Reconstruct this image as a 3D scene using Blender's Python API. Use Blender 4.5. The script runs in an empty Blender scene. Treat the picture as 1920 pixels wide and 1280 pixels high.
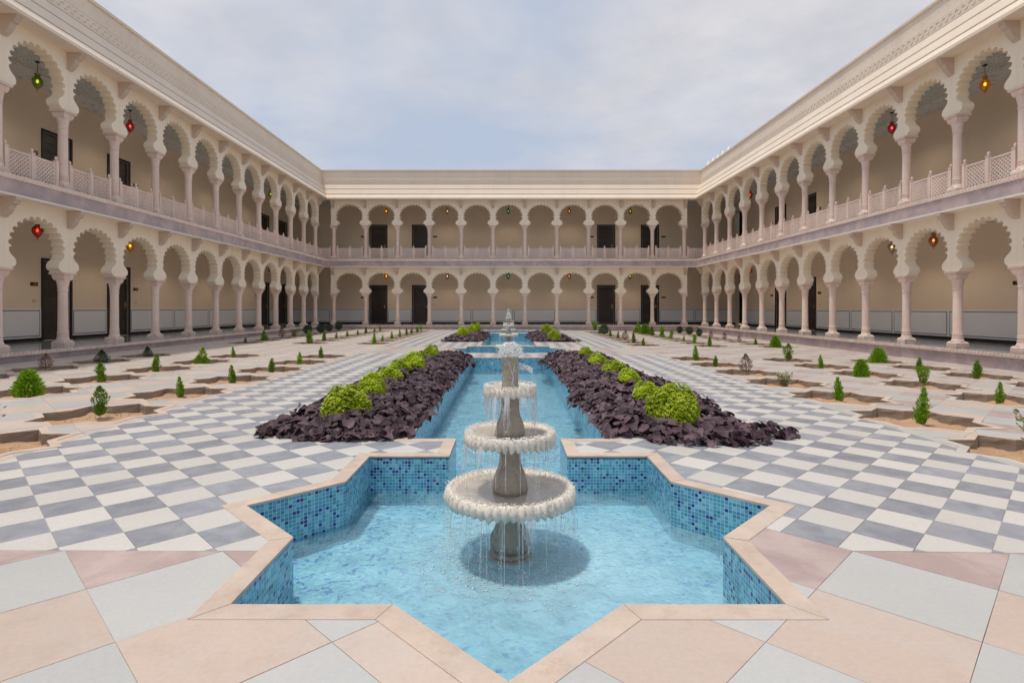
import bpy, bmesh, math, random
from mathutils import Vector, Matrix
import numpy as np
R = math.radians
random.seed(7)
rnd = random.random
def ru(a, b): return a + (b - a) * random.random()

# ------------------------------------------------------------------ camera, sky, sun, exposure
sc = bpy.context.scene
CAMZ = 1.25
F = 1040.0
VX, VY = 953.0, 578.5
cd = bpy.data.cameras.new('camera'); cam = bpy.data.objects.new('camera', cd); sc.collection.objects.link(cam)
cam.location = (0, 0, CAMZ); cam.rotation_euler = (R(90), 0, 0)
cd.sensor_width = 36; cd.lens = 36 * F / 1920
cd.shift_x = (960 - VX) / 1920; cd.shift_y = -(640 - VY) / 1920
cd.clip_start = 0.05; cd.clip_end = 2000
sc.camera = cam

SUN_DIR = Vector((-0.232, -0.035, 1.0)).normalized()      # towards the sun
elev = math.asin(SUN_DIR.z); azim = math.atan2(SUN_DIR.x, SUN_DIR.y)
w = bpy.data.worlds.new('World'); sc.world = w; w.use_nodes = True
nt = w.node_tree; N = nt.nodes; L = nt.links; N.clear()
out = N.new('ShaderNodeOutputWorld')
sky = N.new('ShaderNodeTexSky'); sky.sky_type = 'NISHITA'; sky.sun_disc = False
sky.sun_elevation = elev; sky.sun_rotation = azim; sky.air_density = 1.2; sky.dust_density = 3.0
bg1 = N.new('ShaderNodeBackground'); bg1.inputs[1].default_value = 0.10
L.new(sky.outputs[0], bg1.inputs[0])
tc = N.new('ShaderNodeTexCoord')
sep = N.new('ShaderNodeSeparateXYZ'); L.new(tc.outputs['Generated'], sep.inputs[0])
mz = N.new('ShaderNodeMath'); mz.operation = 'MAXIMUM'; L.new(sep.outputs[2], mz.inputs[0]); mz.inputs[1].default_value = 0.0
az = N.new('ShaderNodeMath'); az.operation = 'ADD'; L.new(mz.outputs[0], az.inputs[0]); az.inputs[1].default_value = 0.22
dx = N.new('ShaderNodeMath'); dx.operation = 'DIVIDE'; L.new(sep.outputs[0], dx.inputs[0]); L.new(az.outputs[0], dx.inputs[1])
dy = N.new('ShaderNodeMath'); dy.operation = 'DIVIDE'; L.new(sep.outputs[1], dy.inputs[0]); L.new(az.outputs[0], dy.inputs[1])
cb = N.new('ShaderNodeCombineXYZ'); L.new(dx.outputs[0], cb.inputs[0]); L.new(dy.outputs[0], cb.inputs[1]); cb.inputs[2].default_value = 3.3
n1 = N.new('ShaderNodeTexNoise'); L.new(cb.outputs[0], n1.inputs['Vector'])
n1.inputs['Scale'].default_value = 1.15; n1.inputs['Detail'].default_value = 9; n1.inputs['Roughness'].default_value = 0.58; n1.inputs['Distortion'].default_value = 0.1
rp = N.new('ShaderNodeValToRGB'); L.new(n1.outputs[0], rp.inputs[0])
rp.color_ramp.elements[0].position = 0.36; rp.color_ramp.elements[0].color = (0, 0, 0, 1)
rp.color_ramp.elements[1].position = 0.64; rp.color_ramp.elements[1].color = (1, 1, 1, 1)
n2 = N.new('ShaderNodeTexNoise'); L.new(cb.outputs[0], n2.inputs['Vector']); n2.inputs['Scale'].default_value = 2.9; n2.inputs['Detail'].default_value = 9; n2.inputs['Distortion'].default_value = 0.0; n2.inputs['Roughness'].default_value = 0.6
mc = N.new('ShaderNodeMixRGB'); cr = N.new('ShaderNodeMapRange'); cr.inputs[1].default_value = 0.35; cr.inputs[2].default_value = 0.62; L.new(n2.outputs[0], cr.inputs[0]); L.new(cr.outputs[0], mc.inputs[0]); mc.inputs[1].default_value = (0.375, 0.38, 0.412, 1); mc.inputs[2].default_value = (0.455, 0.45, 0.472, 1)
bg2 = N.new('ShaderNodeBackground'); L.new(mc.outputs[0], bg2.inputs[0]); bg2.inputs[1].default_value = 1.0
bg3 = N.new('ShaderNodeBackground'); bg3.inputs[0].default_value = (0.305, 0.35, 0.435, 1); bg3.inputs[1].default_value = 1.0
mxa = N.new('ShaderNodeMixShader'); mxa.inputs[0].default_value = 0.88; L.new(bg1.outputs[0], mxa.inputs[1]); L.new(bg3.outputs[0], mxa.inputs[2])
mxb = N.new('ShaderNodeMixShader'); L.new(rp.outputs[0], mxb.inputs[0]); L.new(mxa.outputs[0], mxb.inputs[1]); L.new(bg2.outputs[0], mxb.inputs[2])
L.new(mxb.outputs[0], out.inputs[0])

sd = bpy.data.lights.new('sun', 'SUN'); sun = bpy.data.objects.new('sun', sd); sc.collection.objects.link(sun)
sd.energy = 1.55; sd.angle = R(4.0); sd.color = (1.0, 0.92, 0.81)
sun.rotation_euler = SUN_DIR.to_track_quat('Z', 'Y').to_euler(); sun.location = (0, 10, 30)
sc.view_settings.view_transform = 'Standard'; sc.view_settings.look = 'None'
sc.view_settings.exposure = 0.67; sc.view_settings.gamma = 1.0; sc.view_settings.use_curve_mapping = False
sc.render.engine = 'CYCLES'
cy = sc.cycles
cy.use_denoising = True
try: cy.denoiser = 'OPENIMAGEDENOISE'
except Exception: pass
cy.max_bounces = 12; cy.diffuse_bounces = 8; cy.glossy_bounces = 4; cy.transparent_max_bounces = 24; cy.transmission_bounces = 6
cy.caustics_reflective = False; cy.caustics_refractive = False
cy.sample_clamp_indirect = 6.0

# ------------------------------------------------------------------ helpers
COL = sc.collection
class MB:
    def __init__(s): s.v = []; s.f = []; s.uv = []; s.at = []
    def face(s, pts, uvs=None, a=None):
        n = len(s.v); s.v += [tuple(p) for p in pts]; s.f.append(tuple(range(n, n + len(pts))))
        s.uv.append(uvs); s.at.append(a)
    def raw(s, vs, fs, a=None):
        n = len(s.v); s.v += [tuple(p) for p in vs]
        for f in fs: s.f.append(tuple(i + n for i in f)); s.uv.append(None); s.at.append(a)
    def box(s, x0, x1, y0, y1, z0, z1, a=None):
        s.raw([(x0,y0,z0),(x1,y0,z0),(x1,y1,z0),(x0,y1,z0),(x0,y0,z1),(x1,y0,z1),(x1,y1,z1),(x0,y1,z1)],
              [(0,3,2,1),(4,5,6,7),(0,1,5,4),(1,2,6,5),(2,3,7,6),(3,0,4,7)], a)
    def prism(s, poly, z0, z1, a=None, bottom=False):
        n = len(poly)
        vs = [(p[0], p[1], z0) for p in poly] + [(p[0], p[1], z1) for p in poly]
        fs = [tuple(range(n, 2 * n))] + [(i, (i + 1) % n, n + (i + 1) % n, n + i) for i in range(n)]
        if bottom: fs.append(tuple(range(n - 1, -1, -1)))
        s.raw(vs, fs, a)
    def mesh(s, name, mat, smooth=False):
        m = bpy.data.meshes.new(name); m.from_pydata(s.v, [], s.f)
        if any(u is not None for u in s.uv):
            ul = m.uv_layers.new(name='UVMap'); k = 0
            for f, u in zip(s.f, s.uv):
                for j in range(len(f)):
                    if u is not None: ul.data[k].uv = u[j]
                    k += 1
        if any(a is not None for a in s.at):
            at = m.attributes.new('tone', 'FLOAT', 'FACE')
            at.data.foreach_set('value', [0.5 if a is None else float(a) for a in s.at])
        if mat: m.materials.append(mat)
        if smooth: m.polygons.foreach_set('use_smooth', [True] * len(m.polygons))
        m.update(); return m

def obj(name, mesh, parent=None, loc=None, rot=None, scale=None):
    o = bpy.data.objects.new(name, mesh); COL.objects.link(o)
    if parent: o.parent = parent
    if loc is not None: o.location = loc
    if rot is not None: o.rotation_euler = rot
    if scale is not None: o.scale = scale if hasattr(scale, '__len__') else (scale,) * 3
    return o
def thing(o, label, cat, group=None, kind=None):
    o['label'] = label; o['category'] = cat
    if group: o['group'] = group
    if kind: o['kind'] = kind
    return o
def empty(name, loc=(0,0,0), rot=(0,0,0)):
    return obj(name, None, None, loc, rot)
def dup(o, parent=None):
    c = o.copy(); COL.objects.link(c); c.parent = parent
    for ch in list(o.children): dup(ch, c)
    return c
def rotmat(n, up=Vector((0,0,1))):
    return n.to_track_quat('Z', 'Y').to_matrix()

def lathe(mb, prof, seg=24, fn=None, cap=True, cx=0, cy_=0):
    base = len(mb.v)
    for (r, z) in prof:
        for k in range(seg):
            a = 2 * math.pi * k / seg
            rr, zz = (r, z) if fn is None else fn(r, z, a)
            mb.v.append((cx + rr * math.cos(a), cy_ + rr * math.sin(a), zz))
    for i in range(len(prof) - 1):
        for k in range(seg):
            k2 = (k + 1) % seg
            mb.f.append((base + i*seg + k, base + i*seg + k2, base + (i+1)*seg + k2, base + (i+1)*seg + k)); mb.uv.append(None); mb.at.append(None)
    if cap:
        mb.f.append(tuple(base + k for k in range(seg - 1, -1, -1))); mb.uv.append(None); mb.at.append(None)
        o = base + (len(prof) - 1) * seg
        mb.f.append(tuple(o + k for k in range(seg))); mb.uv.append(None); mb.at.append(None)

# ------------------------------------------------------------------ materials
def newmat(name):
    m = bpy.data.materials.new(name); m.use_nodes = True; nt = m.node_tree
    return m, nt.nodes, nt.links, nt.nodes['Principled BSDF']
def node(N, t, **kw):
    n = N.new(t)
    for k, v in kw.items(): setattr(n, k, v)
    return n
def mat(name, c, rough=0.7, var=0.08, scale=3.0, bump=0.15, bscale=60.0, spec=0.4, stain=None, stain_amt=0.0, stain_scale=1.2,
        tone=0.0, tint=None, objvar=0.0, fine=0.04, metal=0.0, streak=False, grime=0.0):
    m, N, L, P = newmat(name)
    tc = node(N, 'ShaderNodeTexCoord')
    geo = node(N, 'ShaderNodeNewGeometry')
    src = geo.outputs['Position']
    if streak:
        mp = node(N, 'ShaderNodeMapping'); mp.inputs['Scale'].default_value = (1, 1, 0.18); L.new(src, mp.inputs[0]); src = mp.outputs[0]
    n1 = node(N, 'ShaderNodeTexNoise'); L.new(src, n1.inputs['Vector']); n1.inputs['Scale'].default_value = scale; n1.inputs['Detail'].default_value = 8; n1.inputs['Roughness'].default_value = 0.6
    r1 = node(N, 'ShaderNodeMapRange'); L.new(n1.outputs[0], r1.inputs[0]); r1.inputs[1].default_value = 0.3; r1.inputs[2].default_value = 0.7
    r1.inputs[3].default_value = 1 - var; r1.inputs[4].default_value = 1 + var
    n2 = node(N, 'ShaderNodeTexNoise'); L.new(geo.outputs['Position'], n2.inputs['Vector']); n2.inputs['Scale'].default_value = bscale; n2.inputs['Detail'].default_value = 5
    r2 = node(N, 'ShaderNodeMapRange'); L.new(n2.outputs[0], r2.inputs[0]); r2.inputs[1].default_value = 0.3; r2.inputs[2].default_value = 0.7
    r2.inputs[3].default_value = 1 - fine; r2.inputs[4].default_value = 1 + fine
    mu = node(N, 'ShaderNodeMath', operation='MULTIPLY'); L.new(r1.outputs[0], mu.inputs[0]); L.new(r2.outputs[0], mu.inputs[1])
    fac = mu.outputs[0]
    if tone:
        at = node(N, 'ShaderNodeAttribute', attribute_name='tone')
        r3 = node(N, 'ShaderNodeMapRange'); L.new(at.outputs['Fac'], r3.inputs[0]); r3.inputs[3].default_value = 1 - tone; r3.inputs[4].default_value = 1 + tone
        mu2 = node(N, 'ShaderNodeMath', operation='MULTIPLY'); L.new(fac, mu2.inputs[0]); L.new(r3.outputs[0], mu2.inputs[1]); fac = mu2.outputs[0]
    if objvar:
        oi = node(N, 'ShaderNodeObjectInfo')
        r4 = node(N, 'ShaderNodeMapRange'); L.new(oi.outputs['Random'], r4.inputs[0]); r4.inputs[3].default_value = 1 - objvar; r4.inputs[4].default_value = 1 + objvar
        mu3 = node(N, 'ShaderNodeMath', operation='MULTIPLY'); L.new(fac, mu3.inputs[0]); L.new(r4.outputs[0], mu3.inputs[1]); fac = mu3.outputs[0]
    base = None
    if grime:
        gs = node(N, 'ShaderNodeSeparateXYZ'); L.new(geo.outputs['Position'], gs.inputs[0])
        gn = node(N, 'ShaderNodeTexNoise'); L.new(geo.outputs['Position'], gn.inputs['Vector']); gn.inputs['Scale'].default_value = 7; gn.inputs['Detail'].default_value = 8
        ga = node(N, 'ShaderNodeMath', operation='MULTIPLY_ADD'); L.new(gn.outputs[0], ga.inputs[0]); ga.inputs[1].default_value = -0.9; L.new(gs.outputs[2], ga.inputs[2])
        gr = node(N, 'ShaderNodeMapRange'); L.new(ga.outputs[0], gr.inputs[0]); gr.inputs[1].default_value = -0.35; gr.inputs[2].default_value = 0.15; gr.inputs[3].default_value = 1 - grime; gr.inputs[4].default_value = 1
        gm = node(N, 'ShaderNodeMath', operation='MULTIPLY'); L.new(fac, gm.inputs[0]); L.new(gr.outputs[0], gm.inputs[1]); fac = gm.outputs[0]
    if tint is not None:
        mt = node(N, 'ShaderNodeMixRGB'); mt.inputs[1].default_value = (*c, 1); mt.inputs[2].default_value = (*tint, 1)
        n4 = node(N, 'ShaderNodeTexNoise'); L.new(geo.outputs['Position'], n4.inputs['Vector']); n4.inputs['Scale'].default_value = scale * 0.8; n4.inputs['Detail'].default_value = 6; n4.inputs['Distortion'].default_value = 1.5
        r5 = node(N, 'ShaderNodeMapRange'); L.new(n4.outputs[0], r5.inputs[0]); r5.inputs[1].default_value = 0.42; r5.inputs[2].default_value = 0.62
        L.new(r5.outputs[0], mt.inputs[0]); base = mt.outputs[0]
    if stain is not None:
        ms = node(N, 'ShaderNodeMixRGB')
        if base is None: ms.inputs[1].default_value = (*c, 1)
        else: L.new(base, ms.inputs[1])
        ms.inputs[2].default_value = (*stain, 1)
        n3 = node(N, 'ShaderNodeTexNoise'); L.new(src, n3.inputs['Vector']); n3.inputs['Scale'].default_value = stain_scale; n3.inputs['Detail'].default_value = 10; n3.inputs['Roughness'].default_value = 0.7
        rr = node(N, 'ShaderNodeMapRange'); L.new(n3.outputs[0], rr.inputs[0]); rr.inputs[1].default_value = 0.5; rr.inputs[2].default_value = 0.72; rr.inputs[3].default_value = 0; rr.inputs[4].default_value = stain_amt
        L.new(rr.outputs[0], ms.inputs[0]); base = ms.outputs[0]
    vm = node(N, 'ShaderNodeVectorMath', operation='SCALE')
    if base is None: vm.inputs[0].default_value = c
    else: L.new(base, vm.inputs[0])
    L.new(fac, vm.inputs['Scale']); L.new(vm.outputs[0], P.inputs['Base Color'])
    P.inputs['Roughness'].default_value = rough; P.inputs['Specular IOR Level'].default_value = spec; P.inputs['Metallic'].default_value = metal
    if bump:
        b = node(N, 'ShaderNodeBump'); b.inputs['Strength'].default_value = bump; b.inputs['Distance'].default_value = 0.004
        L.new(n2.outputs[0], b.inputs['Height']); L.new(b.outputs[0], P.inputs['Normal'])
    return m

M = {}
M['white_tile'] = mat('white_marble_tile', (0.59, 0.565, 0.53), 0.38, 0.03, 1.2, 0.05, 40, tone=0.06, stain=(0.54, 0.49, 0.42), stain_amt=0.25, stain_scale=2.2)
M['grey_tile'] = mat('grey_marble_tile', (0.262, 0.272, 0.312), 0.36, 0.08, 5, 0.05, 50, tone=0.12, tint=(0.325, 0.335, 0.37), stain=(0.42, 0.40, 0.36), stain_amt=0.25, stain_scale=3)
M['peach_tile'] = mat('peach_sandstone_tile', (0.56, 0.45, 0.38), 0.45, 0.05, 1.0, 0.06, 45, tone=0.05, tint=(0.56, 0.475, 0.42), stain=(0.42, 0.33, 0.27), stain_amt=0.38, stain_scale=3.2)
M['pale_tile'] = mat('pale_grey_marble_tile', (0.48, 0.48, 0.47), 0.34, 0.05, 1.6, 0.05, 45, tone=0.05, tint=(0.50, 0.495, 0.475), stain=(0.45, 0.42, 0.38), stain_amt=0.38, stain_scale=3.2)
M['pink_tile'] = mat('pink_marble_tile', (0.425, 0.32, 0.30), 0.40, 0.08, 3.0, 0.05, 45, tone=0.06, tint=(0.52, 0.41, 0.38), stain=(0.35, 0.28, 0.25), stain_amt=0.3, stain_scale=3)
M['grout'] = mat('grout', (0.50, 0.46, 0.41), 0.9, 0.15, 4, 0.3, 120)
M['coping'] = mat('peach_coping_stone', (0.565, 0.45, 0.37), 0.55, 0.08, 4, 0.12, 70, tint=(0.58, 0.48, 0.405), stain=(0.36, 0.24, 0.16), stain_amt=0.45, stain_scale=6, objvar=0.04)
M['cream'] = mat('cream_plaster', (0.90, 0.80, 0.645), 0.8, 0.03, 0.8, 0.12, 90, stain=(0.76, 0.66, 0.53), stain_amt=0.3, stain_scale=1.0, streak=True)
M['cornice'] = mat('cream_cornice', (0.82, 0.705, 0.58), 0.75, 0.03, 0.8, 0.10, 90, stain=(0.60, 0.51, 0.42), stain_amt=0.30, stain_scale=1.4, streak=True)
M['carving'] = mat('cornice_carving', (0.66, 0.55, 0.43), 0.8, 0.06, 3, 0.2, 90)
M['wall'] = mat('beige_corridor_wall', (0.82, 0.68, 0.53), 0.75, 0.04, 0.7, 0.08, 80, stain=(0.74, 0.60, 0.46), stain_amt=0.3, stain_scale=0.8, streak=True)
M['pinkstone'] = mat('pink_sandstone', (0.80, 0.615, 0.53), 0.7, 0.07, 2.5, 0.25, 90, tint=(0.81, 0.67, 0.58), stain=(0.58, 0.47, 0.43), stain_amt=0.5, stain_scale=2.0, objvar=0.06, streak=True, grime=0.28)
M['lavender'] = mat('mauve_sandstone', (0.415, 0.345, 0.355), 0.65, 0.10, 1.6, 0.2, 80, tint=(0.55, 0.43, 0.42), stain=(0.30, 0.26, 0.28), stain_amt=0.6, stain_scale=1.5, grime=0.2)
M['bracket'] = mat('mauve_bracket', (0.60, 0.485, 0.40), 0.75, 0.06, 2, 0.2, 80)
M['lip'] = mat('white_plaster_edge', (0.82, 0.77, 0.70), 0.7, 0.04, 2, 0.1, 80)
M['soffit'] = mat('soffit_plaster', (0.82, 0.69, 0.58), 0.8, 0.05, 1, 0.1, 60)
M['doorframe'] = mat('dark_door_frame', (0.016, 0.013, 0.012), 0.35, 0.1, 5, 0.1, 60)
M['doorwood'] = mat('dark_door_wood', (0.035, 0.024, 0.018), 0.32, 0.25, 4, 0.15, 60, objvar=0.25)
M['doortrim'] = mat('pale_door_trim', (0.30, 0.26, 0.23), 0.5, 0.1, 4, 0.05, 60)
M['wain'] = mat('white_wainscot', (0.80, 0.80, 0.80), 0.4, 0.03, 1, 0.04, 60)
M['wainline'] = mat('slate_border_line', (0.10, 0.11, 0.15), 0.5, 0.1, 3, 0.05, 60)
M['wainedge'] = mat('pale_border', (0.82, 0.80, 0.79), 0.4, 0.03, 1, 0.04, 60)
M['skirting'] = mat('black_skirting', (0.012, 0.012, 0.014), 0.25, 0.1, 3, 0.02, 60)
M['plaque'] = mat('dark_plaque', (0.018, 0.012, 0.009), 0.4, 0.1, 3, 0.02, 60)
M['gold'] = mat('brass', (0.50, 0.36, 0.16), 0.35, 0.1, 8, 0.02, 60, metal=0.6)
M['switch'] = mat('ivory_plastic', (0.60, 0.54, 0.44), 0.4, 0.02, 3, 0.0, 60)
M['concrete'] = mat('rough_concrete', (0.30, 0.245, 0.195), 0.95, 0.18, 5, 0.8, 45, stain=(0.16, 0.13, 0.11), stain_amt=0.6, stain_scale=5)
M['soil'] = mat('sandy_soil', (0.46, 0.285, 0.17), 0.95, 0.15, 6, 1.0, 55, stain=(0.28, 0.17, 0.10), stain_amt=0.7, stain_scale=4, fine=0.12)
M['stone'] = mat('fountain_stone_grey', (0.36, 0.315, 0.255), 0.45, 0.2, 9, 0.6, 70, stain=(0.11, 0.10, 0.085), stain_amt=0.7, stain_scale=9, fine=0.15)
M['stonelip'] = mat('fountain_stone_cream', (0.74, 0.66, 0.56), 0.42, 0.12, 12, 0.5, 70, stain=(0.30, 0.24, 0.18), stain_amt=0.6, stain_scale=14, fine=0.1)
M['earth'] = mat('outer_earth', (0.30, 0.24, 0.17), 0.95, 0.2, 0.3, 0.4, 10)
M['roof'] = mat('roof_concrete', (0.34, 0.31, 0.28), 0.9, 0.1, 1, 0.3, 30)
M['bark'] = mat('bark', (0.12, 0.075, 0.045), 0.9, 0.2, 20, 0.5, 90)
M['pebble'] = mat('pebble', (0.36, 0.27, 0.2), 0.9, 0.2, 20, 0.5, 90)

def leafmat(name, c, c2, rough=0.5, trans=0.25, spec=0.4):
    m, N, L, P = newmat(name)
    at = node(N, 'ShaderNodeAttribute', attribute_name='tone')
    oi = node(N, 'ShaderNodeObjectInfo')
    mx = node(N, 'ShaderNodeMixRGB'); mx.inputs[1].default_value = (*c, 1); mx.inputs[2].default_value = (*c2, 1); L.new(at.outputs['Fac'], mx.inputs[0])
    r = node(N, 'ShaderNodeMapRange'); L.new(oi.outputs['Random'], r.inputs[0]); r.inputs[3].default_value = 0.8; r.inputs[4].default_value = 1.15
    vm = node(N, 'ShaderNodeVectorMath', operation='SCALE'); L.new(mx.outputs[0], vm.inputs[0]); L.new(r.outputs[0], vm.inputs['Scale'])
    L.new(vm.outputs[0], P.inputs['Base Color']); P.inputs['Roughness'].default_value = rough; P.inputs['Specular IOR Level'].default_value = spec
    if trans:
        o = [n for n in N if n.type == 'OUTPUT_MATERIAL'][0]
        t = node(N, 'ShaderNodeBsdfTranslucent'); L.new(vm.outputs[0], t.inputs[0])
        s = node(N, 'ShaderNodeMixShader'); s.inputs[0].default_value = trans
        L.new(P.outputs[0], s.inputs[1]); L.new(t.outputs[0], s.inputs[2]); L.new(s.outputs[0], o.inputs[0])
    return m
M['purple'] = leafmat('purple_leaf', (0.030, 0.014, 0.021), (0.145, 0.085, 0.102), 0.55, 0.08, 0.35)
M['lime'] = leafmat('lime_leaf', (0.30, 0.42, 0.014), (0.68, 0.78, 0.035), 0.5, 0.3)
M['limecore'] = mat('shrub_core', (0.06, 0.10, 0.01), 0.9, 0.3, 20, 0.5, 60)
M['darkcore'] = mat('vine_bed_core', (0.022, 0.014, 0.018), 0.95, 0.3, 20, 0.5, 60)
M['conifer'] = leafmat('conifer_green', (0.06, 0.15, 0.012), (0.27, 0.44, 0.04), 0.6, 0.2)
M['bright'] = leafmat('bright_conifer', (0.10, 0.24, 0.008), (0.36, 0.60, 0.03), 0.6, 0.25)
M['olive'] = leafmat('olive_leaf', (0.13, 0.15, 0.05), (0.36, 0.36, 0.16), 0.6, 0.2)
M['dry'] = leafmat('dry_leaf', (0.10, 0.055, 0.045), (0.30, 0.19, 0.15), 0.8, 0.1)
M['ball'] = leafmat('dark_blue_green_leaf', (0.025, 0.06, 0.025), (0.10, 0.18, 0.085), 0.5, 0.15)
M['grass'] = leafmat('grass_blade', (0.16, 0.26, 0.05), (0.42, 0.45, 0.15), 0.6, 0.3)

def mosaic(name, cell, cols, navy_p, grout, warp=0.0, rough=0.18):
    m, N, L, P = newmat(name)
    uv = node(N, 'ShaderNodeUVMap'); src = uv.outputs[0]
    if warp:
        nw = node(N, 'ShaderNodeTexNoise'); L.new(src, nw.inputs['Vector']); nw.inputs['Scale'].default_value = 9; nw.inputs['Detail'].default_value = 3
        sb = node(N, 'ShaderNodeVectorMath', operation='SUBTRACT'); L.new(nw.outputs['Color'], sb.inputs[0]); sb.inputs[1].default_value = (.5, .5, .5)
        sl = node(N, 'ShaderNodeVectorMath', operation='SCALE'); L.new(sb.outputs[0], sl.inputs[0]); sl.inputs['Scale'].default_value = warp
        ad = node(N, 'ShaderNodeVectorMath', operation='ADD'); L.new(src, ad.inputs[0]); L.new(sl.outputs[0], ad.inputs[1]); src = ad.outputs[0]
    s = node(N, 'ShaderNodeVectorMath', operation='SCALE'); L.new(src, s.inputs[0]); s.inputs['Scale'].default_value = 1.0 / cell
    fl = node(N, 'ShaderNodeVectorMath', operation='FLOOR'); L.new(s.outputs[0], fl.inputs[0])
    fr = node(N, 'ShaderNodeVectorMath', operation='FRACTION'); L.new(s.outputs[0], fr.inputs[0])
    wn = node(N, 'ShaderNodeTexWhiteNoise', noise_dimensions='2D'); L.new(fl.outputs[0], wn.inputs['Vector'])
    rp = node(N, 'ShaderNodeValToRGB'); rp.color_ramp.interpolation = 'CONSTANT'; L.new(wn.outputs[0], rp.inputs[0])
    e = rp.color_ramp.elements; e[0].position = 0; e[0].color = (*cols[0], 1)
    e[1].position = 1 - navy_p; e[1].color = (*cols[-1], 1)
    k = len(cols) - 1
    for i in range(1, k):
        q = e.new((1 - navy_p) * i / k); q.color = (*cols[i], 1)
    sx = node(N, 'ShaderNodeSeparateXYZ'); L.new(fr.outputs[0], sx.inputs[0])
    masks = []
    for i in (0, 1):
        a = node(N, 'ShaderNodeMath', operation='SUBTRACT'); L.new(sx.outputs[i], a.inputs[0]); a.inputs[1].default_value = 0.5
        b = node(N, 'ShaderNodeMath', operation='ABSOLUTE'); L.new(a.outputs[0], b.inputs[0]); masks.append(b)
    mx = node(N, 'ShaderNodeMath', operation='MAXIMUM'); L.new(masks[0].outputs[0], mx.inputs[0]); L.new(masks[1].outputs[0], mx.inputs[1])
    gt = node(N, 'ShaderNodeMapRange'); L.new(mx.outputs[0], gt.inputs[0]); gt.inputs[1].default_value = 0.40; gt.inputs[2].default_value = 0.46
    mc = node(N, 'ShaderNodeMixRGB'); L.new(gt.outputs[0], mc.inputs[0]); L.new(rp.outputs[0], mc.inputs[1]); mc.inputs[2].default_value = (*grout, 1)
    nn = node(N, 'ShaderNodeTexNoise'); L.new(uv.outputs[0], nn.inputs['Vector']); nn.inputs['Scale'].default_value = 5; nn.inputs['Detail'].default_value = 6
    mr = node(N, 'ShaderNodeMapRange'); L.new(nn.outputs[0], mr.inputs[0]); mr.inputs[1].default_value = .3; mr.inputs[2].default_value = .7; mr.inputs[3].default_value = .85; mr.inputs[4].default_value = 1.15
    vs = node(N, 'ShaderNodeVectorMath', operation='SCALE'); L.new(mc.outputs[0], vs.inputs[0]); L.new(mr.outputs[0], vs.inputs['Scale'])
    L.new(vs.outputs[0], P.inputs['Base Color']); P.inputs['Roughness'].default_value = rough
    b = node(N, 'ShaderNodeBump', invert=True); b.inputs['Strength'].default_value = 0.6; b.inputs['Distance'].default_value = 0.002
    L.new(gt.outputs[0], b.inputs['Height']); L.new(b.outputs[0], P.inputs['Normal'])
    return m
MC = [(0.07,0.34,0.48),(0.045,0.26,0.40),(0.14,0.47,0.58),(0.07,0.38,0.46),(0.22,0.55,0.66),(0.10,0.34,0.58),(0.02,0.03,0.24)]
M['mosaic'] = mosaic('blue_mosaic_wall', 0.0265, MC, 0.11, (0.46, 0.62, 0.68))
M['floor_mosaic'] = mosaic('blue_mosaic_pool_floor', 0.030, [(0.30,0.62,0.78),(0.42,0.72,0.82),(0.24,0.56,0.76),(0.36,0.70,0.80),(0.52,0.78,0.86),(0.30,0.60,0.82),(0.10,0.20,0.62)], 0.13, (0.50, 0.76, 0.86), warp=0.16, rough=0.5)  # warp draws the water's bending of light into the tile pattern

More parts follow.
